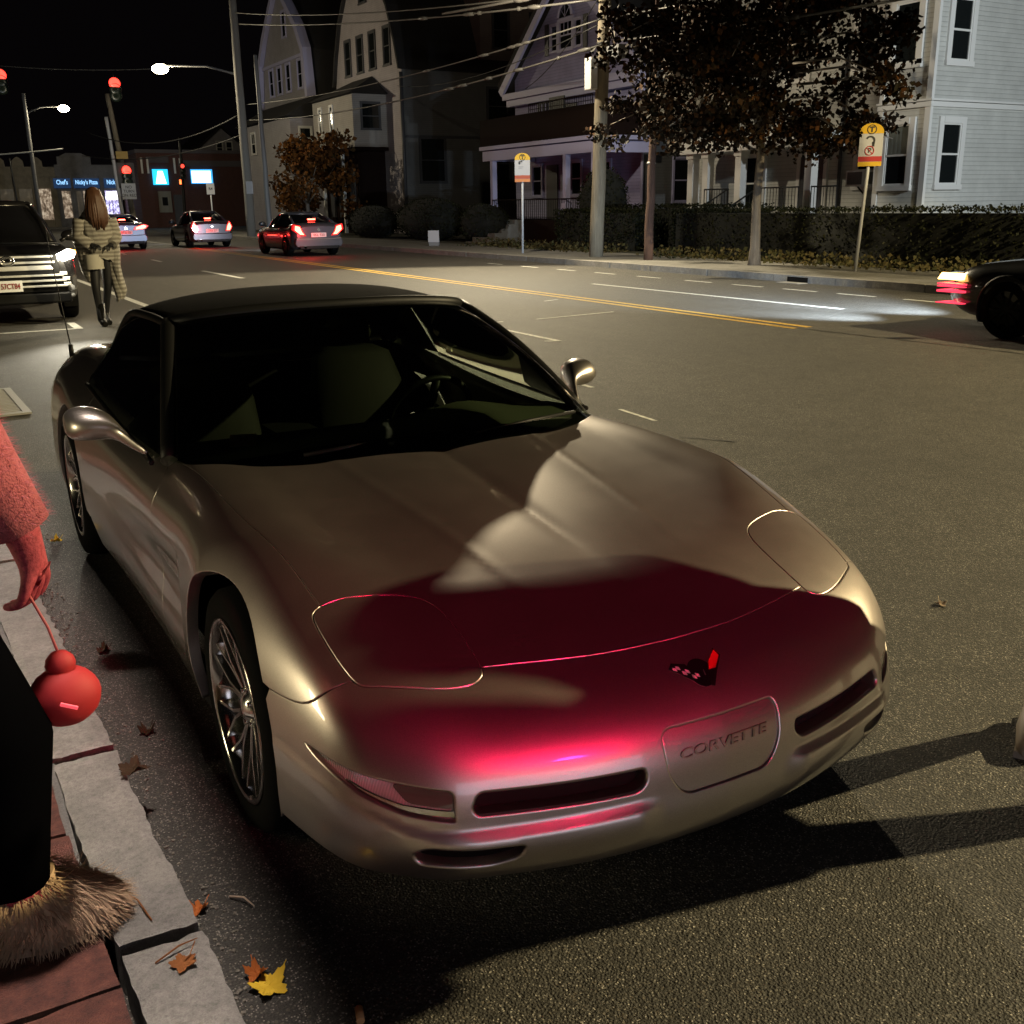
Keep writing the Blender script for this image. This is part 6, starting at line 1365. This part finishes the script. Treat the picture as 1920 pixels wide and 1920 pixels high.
vr_ = coords(REDH); nr_ = noise(REDH, vr_, 90, 6, .75); L(REDH, ramp(REDH, nr_, [(.35, (.20, .015, .025)), (.65, (.46, .06, .085))]), bsdf(REDH).inputs['Base Color']); bump(REDH, nr_, .6, .006)
bd = skinned('body', J, E_, REDH, pl_)
head(pl_, (-.15, -.01, 1.64), R(170), HAIRB, True, 1.0)
for a, b, c in ((5, 6, 7), (9, 10, 11)):
    m = MB(); m.tube([J[0][:3], J[a][:3], J[b][:3], (J[c][0], J[c][1], J[c][2]+.16), (J[c][0], J[c][1], J[c][2]+.03)], [.13, .125, .105, .088, .07], 14); m.build('trouser_leg', TROU, pl_)
    bt = MB(); x, y = J[c][0], J[c][1]; rng = np.random.default_rng(c); rings = []
    for z, rx, ry, cx in ((.0, .14, .085, .06), (.05, .15, .095, .06), (.085, .12, .09, .035), (.12, .085, .085, 0), (.15, .08, .08, 0)):
        rings.append([(x+cx+rx*math.cos(q), y+.03+ry*math.sin(q), z) for q in np.linspace(0, 2*PI, 30)[:-1]])
    bt.loft(rings, True, True, True)
    for k in range(2600):
        q = rng.uniform(0, 2*PI); z = rng.uniform(.01, .15); rx, cx = (.145-.75*max(0, z-.06), .06-.65*max(0, z-.05)); p = Vector((x+cx+rx*math.cos(q), y+.03+.088*math.sin(q), z)); d = Vector((math.cos(q)+rng.normal()*.3, math.sin(q)+rng.normal()*.3, -.7+rng.normal()*.4)).normalized()
        s_ = d.cross(Vector((0, 0, 1))).normalized()*.0016; bt.add([p-s_, p+s_, p+d*.04], [(0, 1, 2)], False)
    bt.build('furry_boot', TANF, pl_)
for a, b, c in ((13, 14, 15), (16, 17, 18)):
    A, B, Cc = (Vector(J[i][:3]) for i in (a, b, c)); m = MB(); rng = np.random.default_rng(a); path = [A, A+(B-A)*.5, B, B+(Cc-B)*.45, B+(Cc-B)*.97]; rad = [.095, .09, .080, .068, .058]
    m.tube(path, rad, 18)
    for k in range(3200):
        t = rng.uniform(0, 3.999); i = int(t); p0 = path[i]+(path[i+1]-path[i])*(t-i); ax = (path[i+1]-path[i]).normalized(); u = Vector(rng.normal(size=3)); u = (u-ax*u.dot(ax)).normalized(); r_ = rad[i]+(rad[i+1]-rad[i])*(t-i); p = p0+u*r_*.98; d = (u+ax*rng.uniform(-.2, .9)+Vector(rng.normal(size=3))*.3).normalized(); s_ = d.cross(ax).normalized()*.0012; m.add([p-s_, p+s_, p+d*.020], [(0, 1, 2)], False)
    m.build('fleece_sleeve', REDF, pl_)
m = MB(); rings = [[(-.14+rx*math.cos(a), ry*math.sin(a), z) for a in np.linspace(0, 2*PI, 24)[:-1]] for z, rx, ry in ((.78, .20, .17), (1.0, .20, .17), (1.2, .20, .17), (1.34, .22, .17), (1.42, .15, .12), (1.48, .08, .08))]; m.loft(rings, True, False, True); m.build('coat', TROU, pl_)
# pouch on a cord
po = empty('pouch', (-1.295, .60, .645), label='round red pouch dangling on a cord from the hand at the left edge', cat='bag')
PCH = mat('red_cloth', (.30, .008, .012), .7); m = MB(); m.sphere((0, 0, .0), (.070, .055, .064), 18, 12); m.sphere((0, 0, .07), (.03, .025, .03), 10, 6); m.build('bag', PCH, po)
m = MB(); m.tube([(0, 0, .09), (-.012, .005, .15), (-.04, .02, .23)], .003, 5); m.build('cord', mat('cord_red', (.4, .08, .09), .7), po)
m = MB(); m.box((.0, -.066, .005), (.034, .006, .006), rot=Euler((0, R(28), 0)).to_matrix()); m.build('painted_glint', mat('glint_pink', (.8, .15, .2), .3, emit=(1, .06, .12), es=.5), po)  # self-lit sliver, a glint modelled on the pouch
# ================================================================== small things on the ground
dg = empty('drain_grate', (-1.10, 8.35, .006), R(2), label='iron drain grate in the road behind the convertible', cat='drain')
m = MB()
for a, b in (((-.30, -.72), (.30, -.66)), ((-.30, .66), (.30, .72)), ((-.30, -.66), (-.24, .66)), ((.24, -.66), (.30, .66)), ((-.02, -.66), (.02, .66))): m.bb((*a, 0), (*b, .016))
m.build('frame', mat('grate_iron', (.32, .31, .29), .6, .4), dg)
m = MB()
for k in range(17):
    y = -.62+k*.0775; m.bb((-.24, y-.016, .0), (-.02, y+.016, .013)); m.bb((.02, y-.016, 0), (.24, y+.016, .013))
m.build('bars', MATS['grate_iron'], dg)
m = MB(); m.bb((-.24, -.66, -.003), (.24, .66, -.0015)); m.build('pit', DARK, dg)
sd_ = empty('storm_drain', (13.96, 14.1, .0), label='dark storm drain mouth cut in the far kerb', cat='drain'); m = MB(); m.bb((-.02, -.28, .012), (.0, .28, .11)); m.build('mouth', DARK, sd_); m = MB(); m.bb((-.30, -.3, .002), (-.03, .3, .012)); m.build('grating', MATS['grate_iron'], sd_)
def dryleaf(label, loc, s, col, seed, rz=0.0, curl=1.0, name='fallen_leaf'):
    """a lobed dry leaf, curled"""
    rng = np.random.default_rng(seed); o = empty(name, loc, rz, label=label, cat='leaf'); m = MB(); n = 22; pts = []
    n = 40; R2 = [(0, 0, .006)]; th = rng.uniform(0, PI)
    def P(a, q):
        r = q*s*(.78+.17*math.cos(5*a)+.08*math.cos(15*a+1)); x, y = r*math.cos(a), r*math.sin(a); v = x*math.sin(th)+y*math.cos(th)
        return (x, y, .004+curl*(.75*v*v/s+.07*s*math.sin(3.1*a+seed)*q+rng.normal()*.035*s*q))
    inner = [P(2*PI*k/n, .5) for k in range(n)]; pts = inner+[P(2*PI*k/n, 1) for k in range(n)]
    m.add([(0, 0, .006)]+pts, [(0, 1+k, 1+(k+1) % n) for k in range(n)]+[(1+k, 1+n+k, 1+n+(k+1) % n, 1+(k+1) % n) for k in range(n)], False); lf = m.build('blade', col, o)
    sdf = lf.modifiers.new('t', 'SOLIDIFY'); sdf.thickness = .0012
    m = MB(); m.tube([(0, 0, .008), (s*.6, .1*s, .01), (s*1.25, .2*s, .03)], .0013, 4); m.build('stalk', col, o); return o
YEL = leafmat('yellow_leaf', [(.62, .40, .03), (.70, .48, .05)]); BRN = leafmat('brown_leaf', [(.16, .06, .02), (.24, .09, .03)]); REDB = leafmat('rust_leaf', [(.30, .08, .02), (.38, .12, .03)]); DKL = leafmat('dark_leaf', [(.03, .018, .010), (.05, .028, .014)]); PALEL = leafmat('pale_dry_leaf', [(.42, .33, .24), (.5, .4, .3)])
dryleaf('bright yellow curled leaf in the gutter near the bottom of the photo', (-1.005, .33, .0), .045, YEL, 1, .4, .8)
dryleaf('rust red scrap of leaf lying against the yellow leaf', (-1.02, .375, .004), .028, REDB, 2, 1.4, 1.6)
dryleaf('rust leaf beside the kerb joint', (-1.075, .66, .0), .024, REDB, 5, .2, 1.7)
dryleaf('dark dry leaf hanging over the kerb edge below the red pouch', (-1.12, 1.16, .13), .045, DKL, 8, 1.2, .9)
dryleaf('dark curled leaf standing in the gutter right of the red pouch', (-1.01, 1.62, .0), .03, DKL, 9, .7, 2.0)
dryleaf('dark leaf in the gutter beside the front wheel', (-1.03, 2.35, .0), .028, DKL, 10, .1, 1.8)
dryleaf('small yellow leaf behind the rear wheel', (-1.02, 3.9, .0), .03, YEL, 11, .1, 1.4)
dryleaf('leaf shape standing in for a leaf shadow on the lowest kerb stone', (-1.17, .33, .13), .03, BRN, 13, .5, .5)  # brown blade modelled where only the shadow of a leaf falls
dryleaf('pale leaf scrap on the open asphalt right of the headlamp', (2.0, 1.05, 0), .026, PALEL, 14, .9, 1.0)
def twig(label, a, b, r, m_=None):
    mid = (Vector(a)+Vector(b))/2+Vector((.006, .004, .006)); tag(MB().tube([a, mid, b], [r, r, r*.5], 5).build('twig', m_ or BRN), label, 'twig')
twig('thin pale twig lying on the dark gutter asphalt', (-1.0, .67, .006), (-.96, .60, .01), .0028, PALEL)
twig('curled dark twig on the lowest kerb stone', (-1.22, .36, .134), (-1.13, .385, .140), .002)
twig('short dark twig across the joint of two kerb stones', (-1.20, .50, .134), (-1.24, .64, .136), .0018)
bt = empty('cigarette_butt', (-.868, .16, .008), R(75), label='tan cigarette butt on the asphalt at the bottom edge', cat='litter'); m = MB(); m.cyl((-.025, 0, 0), (.012, 0, 0), .0085, 12); m.build('filter', mat('butt_tan', (.50, .26, .12), .7), bt); m = MB(); m.cyl((.012, 0, 0), (.022, 0, 0), .0080, 12); m.build('burnt_end', BLACK, bt)
# grit along the gutter
rng = np.random.default_rng(5); gm = MB()
for k in range(900):
    y = rng.uniform(-.2, 6); x = -1.085-.036*(y-.1)+abs(rng.normal())*.06; s = rng.uniform(.0015, .005); gm.box((x, y, s*.4), (s*2, s*1.6, s), rz=rng.uniform(0, 3))
tag(gm.build('grit', concrete('grit_stone', (.10, .09, .075), (.3, .27, .22), 60)), kind='stuff')
